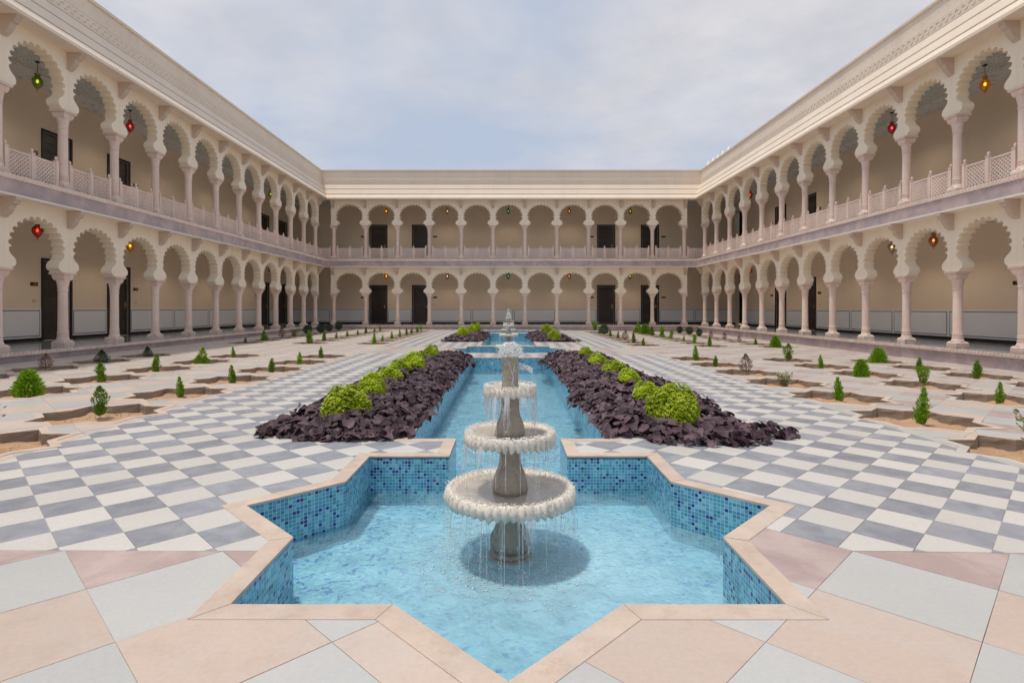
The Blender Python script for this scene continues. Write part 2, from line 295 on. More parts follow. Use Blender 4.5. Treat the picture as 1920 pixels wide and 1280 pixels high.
S1Y_ = 3.52
def water_mat():
    m, N, L, P = newmat('pool_water'); N.remove(P)
    o = [n for n in N if n.type == 'OUTPUT_MATERIAL'][0]
    geo = node(N, 'ShaderNodeNewGeometry')
    n1 = node(N, 'ShaderNodeTexNoise'); L.new(geo.outputs['Position'], n1.inputs['Vector']); n1.inputs['Scale'].default_value = 9; n1.inputs['Detail'].default_value = 5; n1.inputs['Distortion'].default_value = 1.2
    n2 = node(N, 'ShaderNodeTexNoise'); L.new(geo.outputs['Position'], n2.inputs['Vector']); n2.inputs['Scale'].default_value = 38; n2.inputs['Detail'].default_value = 3
    ad = node(N, 'ShaderNodeMath', operation='MULTIPLY_ADD'); L.new(n2.outputs[0], ad.inputs[0]); ad.inputs[1].default_value = 0.5; L.new(n1.outputs[0], ad.inputs[2])
    b = node(N, 'ShaderNodeBump'); b.inputs['Strength'].default_value = 0.7; b.inputs['Distance'].default_value = 0.022; L.new(ad.outputs[0], b.inputs['Height'])
    dsr = node(N, 'ShaderNodeVectorMath', operation='DISTANCE'); L.new(geo.outputs['Position'], dsr.inputs[0]); dsr.inputs[1].default_value = (0.012, S1Y_, -0.31)
    rm = node(N, 'ShaderNodeMath', operation='MULTIPLY'); L.new(dsr.outputs['Value'], rm.inputs[0]); rm.inputs[1].default_value = 55.0
    rs = node(N, 'ShaderNodeMath', operation='SINE'); L.new(rm.outputs[0], rs.inputs[0])
    rf = node(N, 'ShaderNodeMapRange'); L.new(dsr.outputs['Value'], rf.inputs[0]); rf.inputs[1].default_value = 0.45; rf.inputs[2].default_value = 1.2; rf.inputs[3].default_value = 0.10; rf.inputs[4].default_value = 0.0
    rr_ = node(N, 'ShaderNodeMath', operation='MULTIPLY_ADD'); L.new(rs.outputs[0], rr_.inputs[0]); L.new(rf.outputs[0], rr_.inputs[1]); L.new(ad.outputs[0], rr_.inputs[2]); L.new(rr_.outputs[0], b.inputs['Height'])
    fr = node(N, 'ShaderNodeFresnel'); fr.inputs[0].default_value = 1.33; L.new(b.outputs[0], fr.inputs[1])
    t = node(N, 'ShaderNodeBsdfTransparent'); t.inputs[0].default_value = (0.80, 0.96, 0.995, 1)
    g = node(N, 'ShaderNodeBsdfGlossy'); g.inputs['Roughness'].default_value = 0.05; L.new(b.outputs[0], g.inputs['Normal'])
    d = node(N, 'ShaderNodeBsdfDiffuse'); d.inputs[0].default_value = (0.42, 0.72, 0.85, 1); L.new(b.outputs[0], d.inputs['Normal'])
    n3 = node(N, 'ShaderNodeTexNoise'); L.new(geo.outputs['Position'], n3.inputs['Vector']); n3.inputs['Scale'].default_value = 3.2; n3.inputs['Detail'].default_value = 9; n3.inputs['Roughness'].default_value = 0.65; n3.inputs['Distortion'].default_value = 0.8
    ds = node(N, 'ShaderNodeVectorMath', operation='DISTANCE'); L.new(geo.outputs['Position'], ds.inputs[0]); ds.inputs[1].default_value = (0.25, 3.35, -0.31)
    m1 = node(N, 'ShaderNodeMapRange'); L.new(ds.outputs['Value'], m1.inputs[0]); m1.inputs[1].default_value = 0.2; m1.inputs[2].default_value = 1.5; m1.inputs[3].default_value = 0.55; m1.inputs[4].default_value = 0.0
    m2 = node(N, 'ShaderNodeMapRange'); L.new(n3.outputs[0], m2.inputs[0]); m2.inputs[1].default_value = 0.3; m2.inputs[2].default_value = 0.7; m2.inputs[3].default_value = -0.06; m2.inputs[4].default_value = 0.24
    ma = node(N, 'ShaderNodeMath', operation='ADD'); L.new(m1.outputs[0], ma.inputs[0]); L.new(m2.outputs[0], ma.inputs[1])
    mm = node(N, 'ShaderNodeMath', operation='ADD', use_clamp=True); L.new(ma.outputs[0], mm.inputs[0]); mm.inputs[1].default_value = 0.10
    s1 = node(N, 'ShaderNodeMixShader'); L.new(mm.outputs[0], s1.inputs[0]); L.new(t.outputs[0], s1.inputs[1]); L.new(d.outputs[0], s1.inputs[2])
    s2 = node(N, 'ShaderNodeMixShader'); L.new(fr.outputs[0], s2.inputs[0]); L.new(s1.outputs[0], s2.inputs[1]); L.new(g.outputs[0], s2.inputs[2])
    L.new(s2.outputs[0], o.inputs[0])
    return m
M['water'] = water_mat()
def spray_mat(name, alpha, col=(0.85, 0.88, 0.9), gl=0.35):
    m, N, L, P = newmat(name); N.remove(P)
    o = [n for n in N if n.type == 'OUTPUT_MATERIAL'][0]
    t = node(N, 'ShaderNodeBsdfTransparent'); g = node(N, 'ShaderNodeBsdfGlossy'); g.inputs['Roughness'].default_value = 0.08
    d = node(N, 'ShaderNodeBsdfDiffuse'); d.inputs[0].default_value = (*col, 1)
    s1 = node(N, 'ShaderNodeMixShader'); s1.inputs[0].default_value = gl; L.new(d.outputs[0], s1.inputs[1]); L.new(g.outputs[0], s1.inputs[2])
    s2 = node(N, 'ShaderNodeMixShader'); s2.inputs[0].default_value = alpha; L.new(t.outputs[0], s2.inputs[1]); L.new(s1.outputs[0], s2.inputs[2])
    L.new(s2.outputs[0], o.inputs[0]); return m
M['drop'] = spray_mat('water_drops', 0.85)
M['strand'] = spray_mat('water_strands', 0.42)
M['foam'] = spray_mat('foaming_water', 0.66, (0.93, 0.95, 0.95), 0.10)
M['film'] = spray_mat('basin_water', 0.25, (0.4, 0.38, 0.33), 0.75)

def ceiling_mat(name, band=False):
    m, N, L, P = newmat(name)
    geo = node(N, 'ShaderNodeNewGeometry')
    v = node(N, 'ShaderNodeTexVoronoi', feature='F1'); L.new(geo.outputs['Position'], v.inputs['Vector']); v.inputs['Scale'].default_value = 3.6 if band else 7.0
    wv = node(N, 'ShaderNodeTexWave', wave_type='RINGS'); L.new(geo.outputs['Position'], wv.inputs['Vector']); wv.inputs['Scale'].default_value = 2.6; wv.inputs['Distortion'].default_value = 22; wv.inputs['Detail'].default_value = 3; wv.inputs['Detail Scale'].default_value = 2.2
    r = node(N, 'ShaderNodeValToRGB'); r.color_ramp.interpolation = 'CONSTANT'
    e = r.color_ramp.elements
    if band:
        L.new(v.outputs['Distance'], r.inputs[0])
        e[0].position = 0; e[0].color = (0.22, 0.22, 0.42, 1); e[1].position = 0.07; e[1].color = (0.86, 0.86, 0.82, 1)
        for p, c in ((0.14, (0.25, 0.36, 0.42)), (0.18, (0.84, 0.84, 0.80)), (0.27, (0.26, 0.30, 0.44)), (0.30, (0.78, 0.80, 0.80))):
            q = e.new(p); q.color = (*c, 1)
    else:
        L.new(wv.outputs[0], r.inputs[0])
        e[0].position = 0; e[0].color = (0.20, 0.42, 0.42, 1); e[1].position = 0.15; e[1].color = (0.84, 0.86, 0.80, 1)
        for p, c in ((0.52, (0.34, 0.48, 0.52)), (0.57, (0.86, 0.86, 0.82)), (0.95, (0.50, 0.26, 0.25))):
            q = e.new(p); q.color = (*c, 1)
    L.new(r.outputs[0], P.inputs['Base Color']); P.inputs['Roughness'].default_value = 0.8
    return m
M['ceiling'] = ceiling_mat('painted_ceiling'); M['ceilband'] = ceiling_mat('painted_ceiling_border', True)

def corridor_mat():
    m, N, L, P = newmat('corridor_marble_floor')
    geo = node(N, 'ShaderNodeNewGeometry')
    mp = node(N, 'ShaderNodeMapping'); mp.inputs['Rotation'].default_value = (0, 0, R(45)); L.new(geo.outputs['Position'], mp.inputs[0])
    ck = node(N, 'ShaderNodeTexChecker'); ck.inputs['Scale'].default_value = 3.3; L.new(mp.outputs[0], ck.inputs[0])
    ck.inputs[1].default_value = (0.48, 0.49, 0.50, 1); ck.inputs[2].default_value = (0.07, 0.085, 0.11, 1)
    nn = node(N, 'ShaderNodeTexNoise'); L.new(geo.outputs['Position'], nn.inputs['Vector']); nn.inputs['Scale'].default_value = 3; nn.inputs['Detail'].default_value = 8
    mr = node(N, 'ShaderNodeMapRange'); L.new(nn.outputs[0], mr.inputs[0]); mr.inputs[3].default_value = 0.7; mr.inputs[4].default_value = 1.3
    vs = node(N, 'ShaderNodeVectorMath', operation='SCALE'); L.new(ck.outputs[0], vs.inputs[0]); L.new(mr.outputs[0], vs.inputs['Scale'])
    L.new(vs.outputs[0], P.inputs['Base Color']); P.inputs['Roughness'].default_value = 0.12
    b = node(N, 'ShaderNodeBump'); b.inputs['Strength'].default_value = 0.15; b.inputs['Distance'].default_value = 0.01
    n2 = node(N, 'ShaderNodeTexNoise'); L.new(geo.outputs['Position'], n2.inputs['Vector']); n2.inputs['Scale'].default_value = 4; L.new(n2.outputs[0], b.inputs['Height']); L.new(b.outputs[0], P.inputs['Normal'])
    return m
M['corridor'] = corridor_mat()
def emis(name, c, s):
    m, N, L, P = newmat(name); P.inputs['Base Color'].default_value = (*c, 1); P.inputs['Emission Color'].default_value = (*c, 1); P.inputs['Emission Strength'].default_value = s; return m
def glassmat(name, c):
    m, N, L, P = newmat(name); N.remove(P)
    o = [n for n in N if n.type == 'OUTPUT_MATERIAL'][0]
    t = node(N, 'ShaderNodeBsdfTransparent'); t.inputs[0].default_value = (*c, 1)
    g = node(N, 'ShaderNodeBsdfGlossy'); g.inputs['Roughness'].default_value = 0.08
    d = node(N, 'ShaderNodeBsdfDiffuse'); d.inputs[0].default_value = (*c, 1)
    s0 = node(N, 'ShaderNodeMixShader'); s0.inputs[0].default_value = 0.45; L.new(t.outputs[0], s0.inputs[1]); L.new(d.outputs[0], s0.inputs[2])
    s1 = node(N, 'ShaderNodeMixShader'); s1.inputs[0].default_value = 0.08; L.new(s0.outputs[0], s1.inputs[1]); L.new(g.outputs[0], s1.inputs[2])
    L.new(s1.outputs[0], o.inputs[0]); return m

# ------------------------------------------------------------------ ground helpers
def gz(x):
    if x > 1.9: return -0.0145 * (x - 1.9)
    if x < -1.9: return 0.0055 * (-x - 1.9)
    return 0.0

def clip(poly, a, b, c):       # keep a*x+b*y <= c
    o = []; n = len(poly)
    for i in range(n):
        p, q = poly[i], poly[(i + 1) % n]
        dp = a * p[0] + b * p[1] - c; dq = a * q[0] + b * q[1] - c
        if dp <= 1e-9: o.append(p)
        if (dp < -1e-9 and dq > 1e-9) or (dp > 1e-9 and dq < -1e-9):
            t = dp / (dp - dq); o.append((p[0] + t * (q[0] - p[0]), p[1] + t * (q[1] - p[1])))
    return o
def area(p):
    return 0.5 * sum(p[i][0] * p[(i+1) % len(p)][1] - p[(i+1) % len(p)][0] * p[i][1] for i in range(len(p))) if len(p) > 2 else 0
def bbox(p):
    xs = [q[0] for q in p]; ys = [q[1] for q in p]; return min(xs), max(xs), min(ys), max(ys)
def subtract(polys, conv):
    bb = bbox(conv); res = []
    for p in polys:
        b = bbox(p)
        if b[0] >= bb[1] or b[1] <= bb[0] or b[2] >= bb[3] or b[3] <= bb[2]: res.append(p); continue
        rem = p
        for i in range(len(conv)):
            q, r = conv[i], conv[(i + 1) % len(conv)]
            a, bq = (r[1] - q[1]), -(r[0] - q[0]); c = a * q[0] + bq * q[1]     # inside (left): a x + b y <= c
            o = clip(rem, -a, -bq, -c)
            if len(o) > 2 and area(o) > 2e-5: res.append(o)
            rem = clip(rem, a, bq, c)
            if len(rem) < 3 or area(rem) < 1e-7: rem = None; break
    return res
def rect(x0, x1, y0, y1): return [(x0, y0), (x1, y0), (x1, y1), (x0, y1)]
def star_conv(cx, cy, a):
    d = a * math.sqrt(2)
    return [rect(cx - a, cx + a, cy - a, cy + a), [(cx, cy - d), (cx + d, cy), (cx, cy + d), (cx - d, cy)]]
def star_pts(cx, cy, a):
    pts = []
    for k in range(16):
        r = a * math.sqrt(2) if k % 2 == 0 else a * 1.0824
        t = -math.pi / 2 + k * math.pi / 8
        pts.append((cx + r * math.cos(t), cy + r * math.sin(t)))
    return pts
def offset_poly(P, w_):         # outward for CCW
    n = len(P); o = []
    for i in range(n):
        p0, p1, p2 = Vector(P[i-1]), Vector(P[i]), Vector(P[(i+1) % n])
        d1 = (p1 - p0).normalized(); d2 = (p2 - p1).normalized()
        n1 = Vector((d1.y, -d1.x)); n2 = Vector((d2.y, -d2.x))
        b = (n1 + n2); k = w_ / max(0.2, (1 + n1.dot(n2)))
        o.append((p1.x + b.x * k, p1.y + b.y * k))
    return o

A1, S1Y = 1.175, 3.52
A2, S2Y = 1.34, 17.0
A3, S3Y = 1.20, 30.2
CH = 0.95; MO = 0.50; CH0, CH1 = 5.33, 14.1; CH2, CH3 = 18.95, 28.0
CW = 0.115
WZ = -0.31; FZ = -0.415
PIT_A = 0.49; PIT_W = 0.075
COLSL = (-4.8, -7.05, -9.35); COLSR = (4.8, 7.2, 9.5)
ROWS1 = [6.53 + 1.555 * k for k in range(-1, 6)]
ROWS2 = [19.75 + 1.56 * k for k in range(8)]
BEDS = [(-2.32, -1.07, 5.45, 14.3), (1.07, 2.32, 5.45, 14.3), (-2.4, -1.07, 20.9, 27.6), (1.07, 2.4, 20.9, 27.6)]

obst = []
obst += star_conv(0, S1Y, A1 + CW) + star_conv(0, S2Y, A2 + CW) + star_conv(0, S3Y, A3 + CW)
obst += [rect(-MO - CW, MO + CW, 4.5, 5.4), rect(-CH - CW, CH + CW, CH0 - CW, CH1 + CW), rect(-CH - CW, CH + CW, CH2 - CW, CH3 + CW)]
obst += [rect(*b) for b in BEDS]
bedrim = 0.09
obst_t = list(obst) + [rect(b[0] - bedrim, b[1] + bedrim, b[2] - bedrim, b[3] + bedrim) for b in BEDS]
pits = []
for sname, cols in (('left', COLSL), ('right', COLSR)):
    for ci, X in enumerate(cols):
        for bi, rows in ((0, ROWS1), (1, ROWS2)):
            for ri, Y in enumerate(rows): pits.append((sname, ci, bi, ri, X, Y))
pit_obs = []
for p in pits: pit_obs += star_conv(p[4], p[5], PIT_A + PIT_W)
obst_all = obst_t + pit_obs
pit_hole = []
for p in pits: pit_hole += star_conv(p[4], p[5], PIT_A)
GX0, GX1, GY1 = -10.95, 11.29, 32.91

# ------------------------------------------------------------------ paving
floor_mb = MB()
base_holes = []
base_holes += star_conv(0, S1Y, A1) + star_conv(0, S2Y, A2) + star_conv(0, S3Y, A3)
base_holes += [rect(-MO, MO, 4.5, 5.4), rect(-CH, CH, CH0, CH1), rect(-CH, CH, CH2, CH3)] + pit_hole
y = -3.0
while y < GY1 - 1e-6:
    y1 = min(y + 1.5, GY1); x = GX0
    while x < GX1 - 1e-6:
        x1 = min(x + 1.5, GX1)
        ps = [rect(x, x1, y, y1)]
        for h in base_holes: ps = subtract(ps, h)
        for p in ps: floor_mb.face([(q[0], q[1], gz(q[0]) - 0.0035) for q in p])
        x = x1
    y = y1
floor = obj('courtyard_floor', floor_mb.mesh('courtyard_floor', M['grout'])); floor['kind'] = 'structure'
floor['label'] = 'courtyard paving of grey and white chequered marble with peach slabs'

tiles = []   # (weight, matkey, polys)
def add_tile(cx, cy, hx, hy, zone, key, g=0.0022):
    p = [(cx, cy - hy + g), (cx + hx - g, cy), (cx, cy + hy - g), (cx - hx + g, cy)]
    p = clip(p, -1, 0, -zone[0]); p = clip(p, 1, 0, zone[1]) if len(p) > 2 else p
    p = clip(p, 0, -1, -zone[2]) if len(p) > 2 else p; p = clip(p, 0, 1, zone[3]) if len(p) > 2 else p
    if len(p) < 3 or area(p) < 1e-4: return
    ps = [p]
    if hx < .3 and abs(cx - 1.373) < .7 and abs(cy - 2.866) < .7: ps = subtract(ps, SLAB)
    if abs(cx - 1.373) < .2 and abs(cy - 2.866) < .1 and zone[3] < 3: return
    for h in obst_all:
        ps = subtract(ps, h)
        if not ps: return
    A = sum(area(q) for q in ps)
    if A < 2e-4: return
    yy = max(cy, 0.3); vis = abs(cx) < yy * 0.96 and yy > 1.6
    tiles.append((A / yy ** 3 if vis else 0, key, ps))
HS = 0.2035
SLAB = [(1.373, 2.866 - .392), (1.373 + .407, 2.866), (1.373, 2.866 + .392), (1.373 - .407, 2.866)]
gap = 0.003
CKX = 4.12
def small_zone(x0, x1, y0, y1):
    i0 = int((x0 + 2.556) / HS) - 1; i1 = int((x1 + 2.556) / HS) + 2
    j0 = int((y0 - 3.10) / 0.2005) - 2; j1 = int((y1 - 3.10) / 0.2005) + 2
    for i in range(i0, i1):
        for j in range(j0, j1):
            if (i + j) % 2 == 0: continue
            cx = -2.556 + HS * i; cy = 3.10 + 0.2005 * j
            add_tile(cx, cy, HS, 0.2005, (x0, x1, y0, y1), 'white_tile' if j % 2 else 'grey_tile')
add_tile(1.373, 2.866, .407, .392, (.5, 3, 2.0, 3.4), 'pink_tile')
def big_zone(x0, x1, y0, y1, keyf, hx=0.407, hy=0.392):
    i0 = int((x0 + 2.29) / hx) - 1; i1 = int((x1 + 2.29) / hx) + 2
    j0 = int((y0 - 2.866) / hy) - 2; j1 = int((y1 - 2.866) / hy) + 2
    for i in range(i0, i1):
        for j in range(j0, j1):
            if (i + j) % 2 == 0: continue
            add_tile(-2.29 + hx * i, 2.866 + hy * j, hx, hy, (x0, x1, y0, y1), keyf(i, j))
YB = 2.866
def near_key(i, j):
    if j >= 0: return 'pink_tile'
    return 'pale_tile' if j % 2 else 'peach_tile'
big_zone(GX0, GX1, -2.9, YB - gap, near_key)
def gard_key(i, j): return 'pale_tile' if j % 2 else 'peach_tile'
def gard_key_r(i, j): return 'pale_tile' if j % 2 else ('pink_tile' if (i // 2 + j // 2) % 2 else 'peach_tile')
def path_key(i, j): return 'pale_tile' if j % 2 else ('peach_tile' if (i // 2) % 2 else 'pink_tile')
small_zone(-CKX, CKX, YB, 15.4)
big_zone(GX0, -CKX - gap, YB, 15.9, gard_key); big_zone(CKX + gap, GX1, YB, 15.9, gard_key_r)
big_zone(-CKX, CKX, 15.4 + gap, 18.2, path_key)
big_zone(GX0, -CKX - gap, 15.9, GY1, gard_key); big_zone(CKX + gap, GX1, 15.9, GY1, gard_key_r)
small_zone(-CKX, CKX, 18.2 + gap, GY1)
tiles.sort(key=lambda t: -t[0])
def tile_faces(mb, ps, tone, dz=0.0):
    for p in ps:
        n = len(p)
        top = [(q[0], q[1], gz(q[0]) + dz) for q in p]; bot = [(q[0], q[1], gz(q[0]) - 0.0065) for q in p]
        mb.raw(top + bot, [tuple(range(n))] + [(i, n + i, n + (i+1) % n, (i+1) % n) for i in range(n)], tone)
for t in tiles[:300]:
    mb = MB(); tile_faces(mb, t[2], rnd(), ru(-0.0008, 0.0008))
    obj('tile', mb.mesh('tile', M[t[1]]), floor)
rest = {}
for t in tiles[300:]:
    tile_faces(rest.setdefault(t[1], MB()), t[2], rnd(), ru(-0.0008, 0.0008))
for k, mb in rest.items():
    o = obj(k + 's', mb.mesh(k + 's', M[k]), floor); o['kind'] = 'stuff'

og = MB(); og.face([(-400, -400, -0.9), (400, -400, -0.9), (400, 400, -0.9), (-400, 400, -0.9)])
o = obj('outer_ground', og.mesh('outer_ground', M['earth'])); o['kind'] = 'structure'

# ------------------------------------------------------------------ pools
def split_edge(p, q, maxlen):
    L_ = math.dist(p, q); n = max(1, int(round(L_ / maxlen)))
    return [((p[0] + (q[0]-p[0]) * i / n, p[1] + (q[1]-p[1]) * i / n), (p[0] + (q[0]-p[0]) * (i+1) / n, p[1] + (q[1]-p[1]) * (i+1) / n)) for i in range(n)]
def build_pool(name, P, floor_rects, label, maxlen=1.4):
    root = empty(name, (0, 0, 0)); thing(root, label, 'pool')
    O = offset_poly(P, CW); n = len(P)
    wall = MB(); ulen = 0
    for i in range(n):
        p, q = P[i], P[(i+1) % n]; l = math.dist(p, q)
        wall.face([(p[0], p[1], FZ), (q[0], q[1], FZ), (q[0], q[1], -0.012), (p[0], p[1], -0.012)][::-1],
                  [(ulen, FZ), (ulen + l, FZ), (ulen + l, 0), (ulen, 0)][::-1])
        ulen += l
        # coping stones
        po, qo = O[i], O[(i+1) % n]
        k = max(1, int(round(l / maxlen)))
        for s in range(k):
            t0, t1 = s / k, (s + 1) / k; e = 0.0018 / max(l, .1)
            ta, tb = t0 + e, t1 - e
            lerp = lambda a, b, t: (a[0] + (b[0]-a[0]) * t, a[1] + (b[1]-a[1]) * t)
            # overhang inward slightly
            i0 = lerp(p, q, ta); i1 = lerp(p, q, tb); o0 = lerp(po, qo, ta); o1 = lerp(po, qo, tb)
            mb = MB(); z1 = 0.003 + ru(-.0007, .0007)
            mb.prism([i0, i1, o1, o0][::-1], -0.02, z1, bottom=True)
            obj('coping_stone', mb.mesh('coping_stone', M['coping']), root)
    obj('mosaic_wall', wall.mesh('mosaic_wall', M['mosaic']), root)
    fb = MB(); wb = MB()
    for c in floor_rects:
        fb.face([(q[0], q[1], FZ) for q in c], [(q[0], q[1]) for q in c])
        wb.face([(q[0], q[1], WZ) for q in c])
    obj('mosaic_floor', fb.mesh('mosaic_floor', M['floor_mosaic']), root)
    return wb
def star_parts(cx, cy, a):      # non overlapping decomposition of the star
    s, d = star_conv(cx, cy, a)
    return [s] + subtract([d], s)
t_ = A1 * 0.4142
sp = star_pts(0, S1Y, A1)
P1 = []
for k, p in enumerate(sp):
    if k == 8: continue
    P1.append(p)
i7 = 7
P1 = sp[:8] + [(MO, CH0), (CH, CH0), (CH, CH1), (-CH, CH1), (-CH, CH0), (-MO, CH0)] + sp[9:]
# parts 7 and 9 are the concave points (+-.414a, a); straighten the mouth
P1[7] = (MO, S1Y + A1); P1[14] = (-MO, S1Y + A1)
fr1 = [c for c in star_parts(0, S1Y, A1) if not (len(c) == 3 and min(q[1] for q in c) > S1Y + A1 - 1e-3)] + [rect(-MO, MO, S1Y + A1, CH0), rect(-CH, CH, CH0, CH1)]
w1 = build_pool('star_pool_with_channel', P1, fr1, 'blue mosaic star shaped pool in the foreground with its long channel running back')
w2 = build_pool('star_pool', star_pts(0, S2Y, A2), star_parts(0, S2Y, A2), 'blue mosaic star shaped pool in the middle between the two channels')
w3 = build_pool('channel_pool', rect(-CH, CH, CH2, CH3), [rect(-CH, CH, CH2, CH3)], 'short blue mosaic water channel between the far purple beds')
w4 = build_pool('star_pool', star_pts(0, S3Y, A3), star_parts(0, S3Y, A3), 'farthest star shaped pool in front of the back arcade')
def waterobj(wb, lab):
    o = obj('water', wb.mesh('water', M['water'])); o['kind'] = 'structure'; o['label'] = lab
waterobj(w1, 'rippled pale blue water of the front star pool and channel')
waterobj(w2, 'water of the middle star pool'); waterobj(w3, 'water of the far channel'); waterobj(w4, 'water of the farthest star pool')

# ------------------------------------------------------------------ arcaded wings
XL, XR, ZB = -11.24, 11.58, 33.2
FL = 0.28; CAP1 = 2.15; FL2 = 4.20; CAP2 = 6.21; C1 = 3.85; C2 = 7.92; WD = -2.87

def arch_outline(p, vtop, n=15):
    vc = 0.56; rx = p / 2 - 0.125; ry = 0.70
    a0, a1 = R(-19), R(199)
    arc = []
    for k in range(n):
        for j in range(7):
            if j == 6 and k < n - 1: continue
            if (k == 0 and j < 3) or (k == n - 1 and j > 3): continue
            t = (k + j / 6.0) / n; th = a0 + (a1 - a0) * t
            b = math.sin(math.pi * j / 6.0) ** 0.65 if 0 < j < 6 else 0
            f = 0.875 + 0.125 * b
            arc.append((rx * f * math.cos(th), vc + ry * f * math.sin(th)))
    foot = [(0.225, 0.0), (0.235, 0.035), (0.265, 0.045), (0.30, 0.07), (0.322, 0.10), (0.33, 0.14), (0.325, 0.18), (0.305, 0.22), (0.27, 0.26), (0.23, 0.29), (0.19, 0.325), (0.16, 0.365), (0.142, 0.41)]
    right = [(p / 2 - a, b) for a, b in foot]
    left = [(-p / 2 + a, b) for a, b in foot[::-1]]
    e = 0.0015
    return [(-p/2 + e, 0), (-p/2 + e, vtop), (p/2 - e, vtop), (p/2 - e, 0)][::-1], right + arc + left
def extrude_poly(pts, y0, y1):
    # pts (u, v) polygon, maybe concave -> mesh between planes y0<y1
    bm = bmesh.new()
    f0 = [bm.verts.new((u, y0, v)) for u, v in pts]; f1 = [bm.verts.new((u, y1, v)) for u, v in pts]
    n = len(pts)
    A = sum(pts[i][0] * pts[(i+1) % n][1] - pts[(i+1) % n][0] * pts[i][1] for i in range(n))
    a = bm.faces.new(f0 if A > 0 else f0[::-1]); b = bm.faces.new(f1[::-1] if A > 0 else f1)
    for i in range(n):
        q = (f0[i], f1[i], f1[(i+1) % n], f0[(i+1) % n])
        bm.faces.new(q if A > 0 else q[::-1])
    bm.normal_update()
    bmesh.ops.triangulate(bm, faces=[a, b], ngon_method='EAR_CLIP')
    return bm
def bm_mesh(name, bm, mat_):
    m = bpy.data.meshes.new(name); bm.to_mesh(m); bm.free(); m.materials.append(mat_); return m
TH = 0.155
def arch_mesh(p, h):
    outer, inner = arch_outline(p, h)
    # polygon: bottom-right corner up, over, down left, then along arch left->right reversed
    pts = [(p/2 - 0.0015, 0), (p/2 - 0.0015, h), (-p/2 + 0.0015, h), (-p/2 + 0.0015, 0)] + inner[::-1]
    return bm_mesh('arch', extrude_poly(pts, -TH, TH), M['cream'])
def end_mesh(h, sgn):
    foot = [(0, 0), (0.13, 0), (0.13, h), (0, h)]
    pts = [(sgn * (a + 0.0015), b) for a, b in foot]
    return bm_mesh('end_pier', extrude_poly(pts, -TH, TH), M['cream'])

def column_meshes(h):
    # base (0..0.42), shaft, capital
    b = MB(); q = 0.165
    b.prism([(-q, -q), (q, -q), (q, q), (-q, q)], 0, 0.13, bottom=True)
    k = 0.035
    b.raw([(-q,-q,.13),(q,-q,.13),(q,q,.13),(-q,q,.13),(-q+k,-q+k,.17),(q-k,-q+k,.17),(q-k,q-k,.17),(-q+k,q-k,.17)], [(4,5,6,7),(0,1,5,4),(1,2,6,5),(2,3,7,6),(3,0,4,7)])
    lathe(b, [(0.148, 0.165), (0.144, 0.19), (0.128, 0.22), (0.122, 0.26), (0.114, 0.27), (0.126, 0.285), (0.126, 0.30), (0.112, 0.31), (0.112, 0.335), (0.124, 0.345), (0.124, 0.365), (0.112, 0.375), (0.117, 0.39), (0.117, 0.405), (0.108, 0.415)], 24)
    s = MB(); seg = 48
    def fl(r, z, a):
        d = abs(math.cos(a * 8)); return (r * (0.90 + 0.10 * d ** 0.5), z)
    lathe(s, [(0.111, 0.41), (0.111, 0.45), (0.104, h - 0.50), (0.105, h - 0.46)], seg, fl)
    c = MB()
    lathe(c, [(0.108, h - 0.465), (0.119, h - 0.455), (0.119, h - 0.44), (0.107, h - 0.43), (0.112, h - 0.36), (0.12, h - 0.30), (0.132, h - 0.24), (0.140, h - 0.225), (0.140, h - 0.20), (0.130, h - 0.195), (0.146, h - 0.15), (0.162, h - 0.115)], 24)
    def sq(c, z0, z1, r0, r1):
        c.raw([(-r0,-r0,z0),(r0,-r0,z0),(r0,r0,z0),(-r0,r0,z0),(-r1,-r1,z1),(r1,-r1,z1),(r1,r1,z1),(-r1,r1,z1)], [(0,3,2,1),(4,5,6,7),(0,1,5,4),(1,2,6,5),(2,3,7,6),(3,0,4,7)])
    sq(c, h - 0.185, h - 0.105, 0.128, 0.158); sq(c, h - 0.105, h - 0.055, 0.158, 0.158); sq(c, h - 0.052, h - 0.001, 0.19, 0.21)
    return b.mesh('column_base', M['pinkstone']), s.mesh('shaft', M['pinkstone']), c.mesh('capital', M['pinkstone'])
def bracket_mesh():
    pr = [(0.145, 0), (0.47, 0), (0.47, -0.045), (0.455, -0.055), (0.455, -0.075), (0.43, -0.085), (0.425, -0.12), (0.39, -0.135), (0.355, -0.15), (0.335, -0.18), (0.315, -0.23), (0.28, -0.275), (0.235, -0.32), (0.20, -0.335), (0.19, -0.355), (0.145, -0.36)]
    pts = [(-(0.157 + (d - 0.145) * 1.10), z * 1.2) for d, z in pr]
    bm = extrude_poly(pts, -0.075, 0.075)    # u axis here is local y (depth), extrude along x
    bmesh.ops.transform(bm, matrix=Matrix(((0,1,0,0),(1,0,0,0),(0,0,1,0),(0,0,0,1))), verts=bm.verts)
    bmesh.ops.reverse_faces(bm, faces=bm.faces)
    # a raised band along each cheek
    return bm_mesh('bracket', bm, M['bracket'])
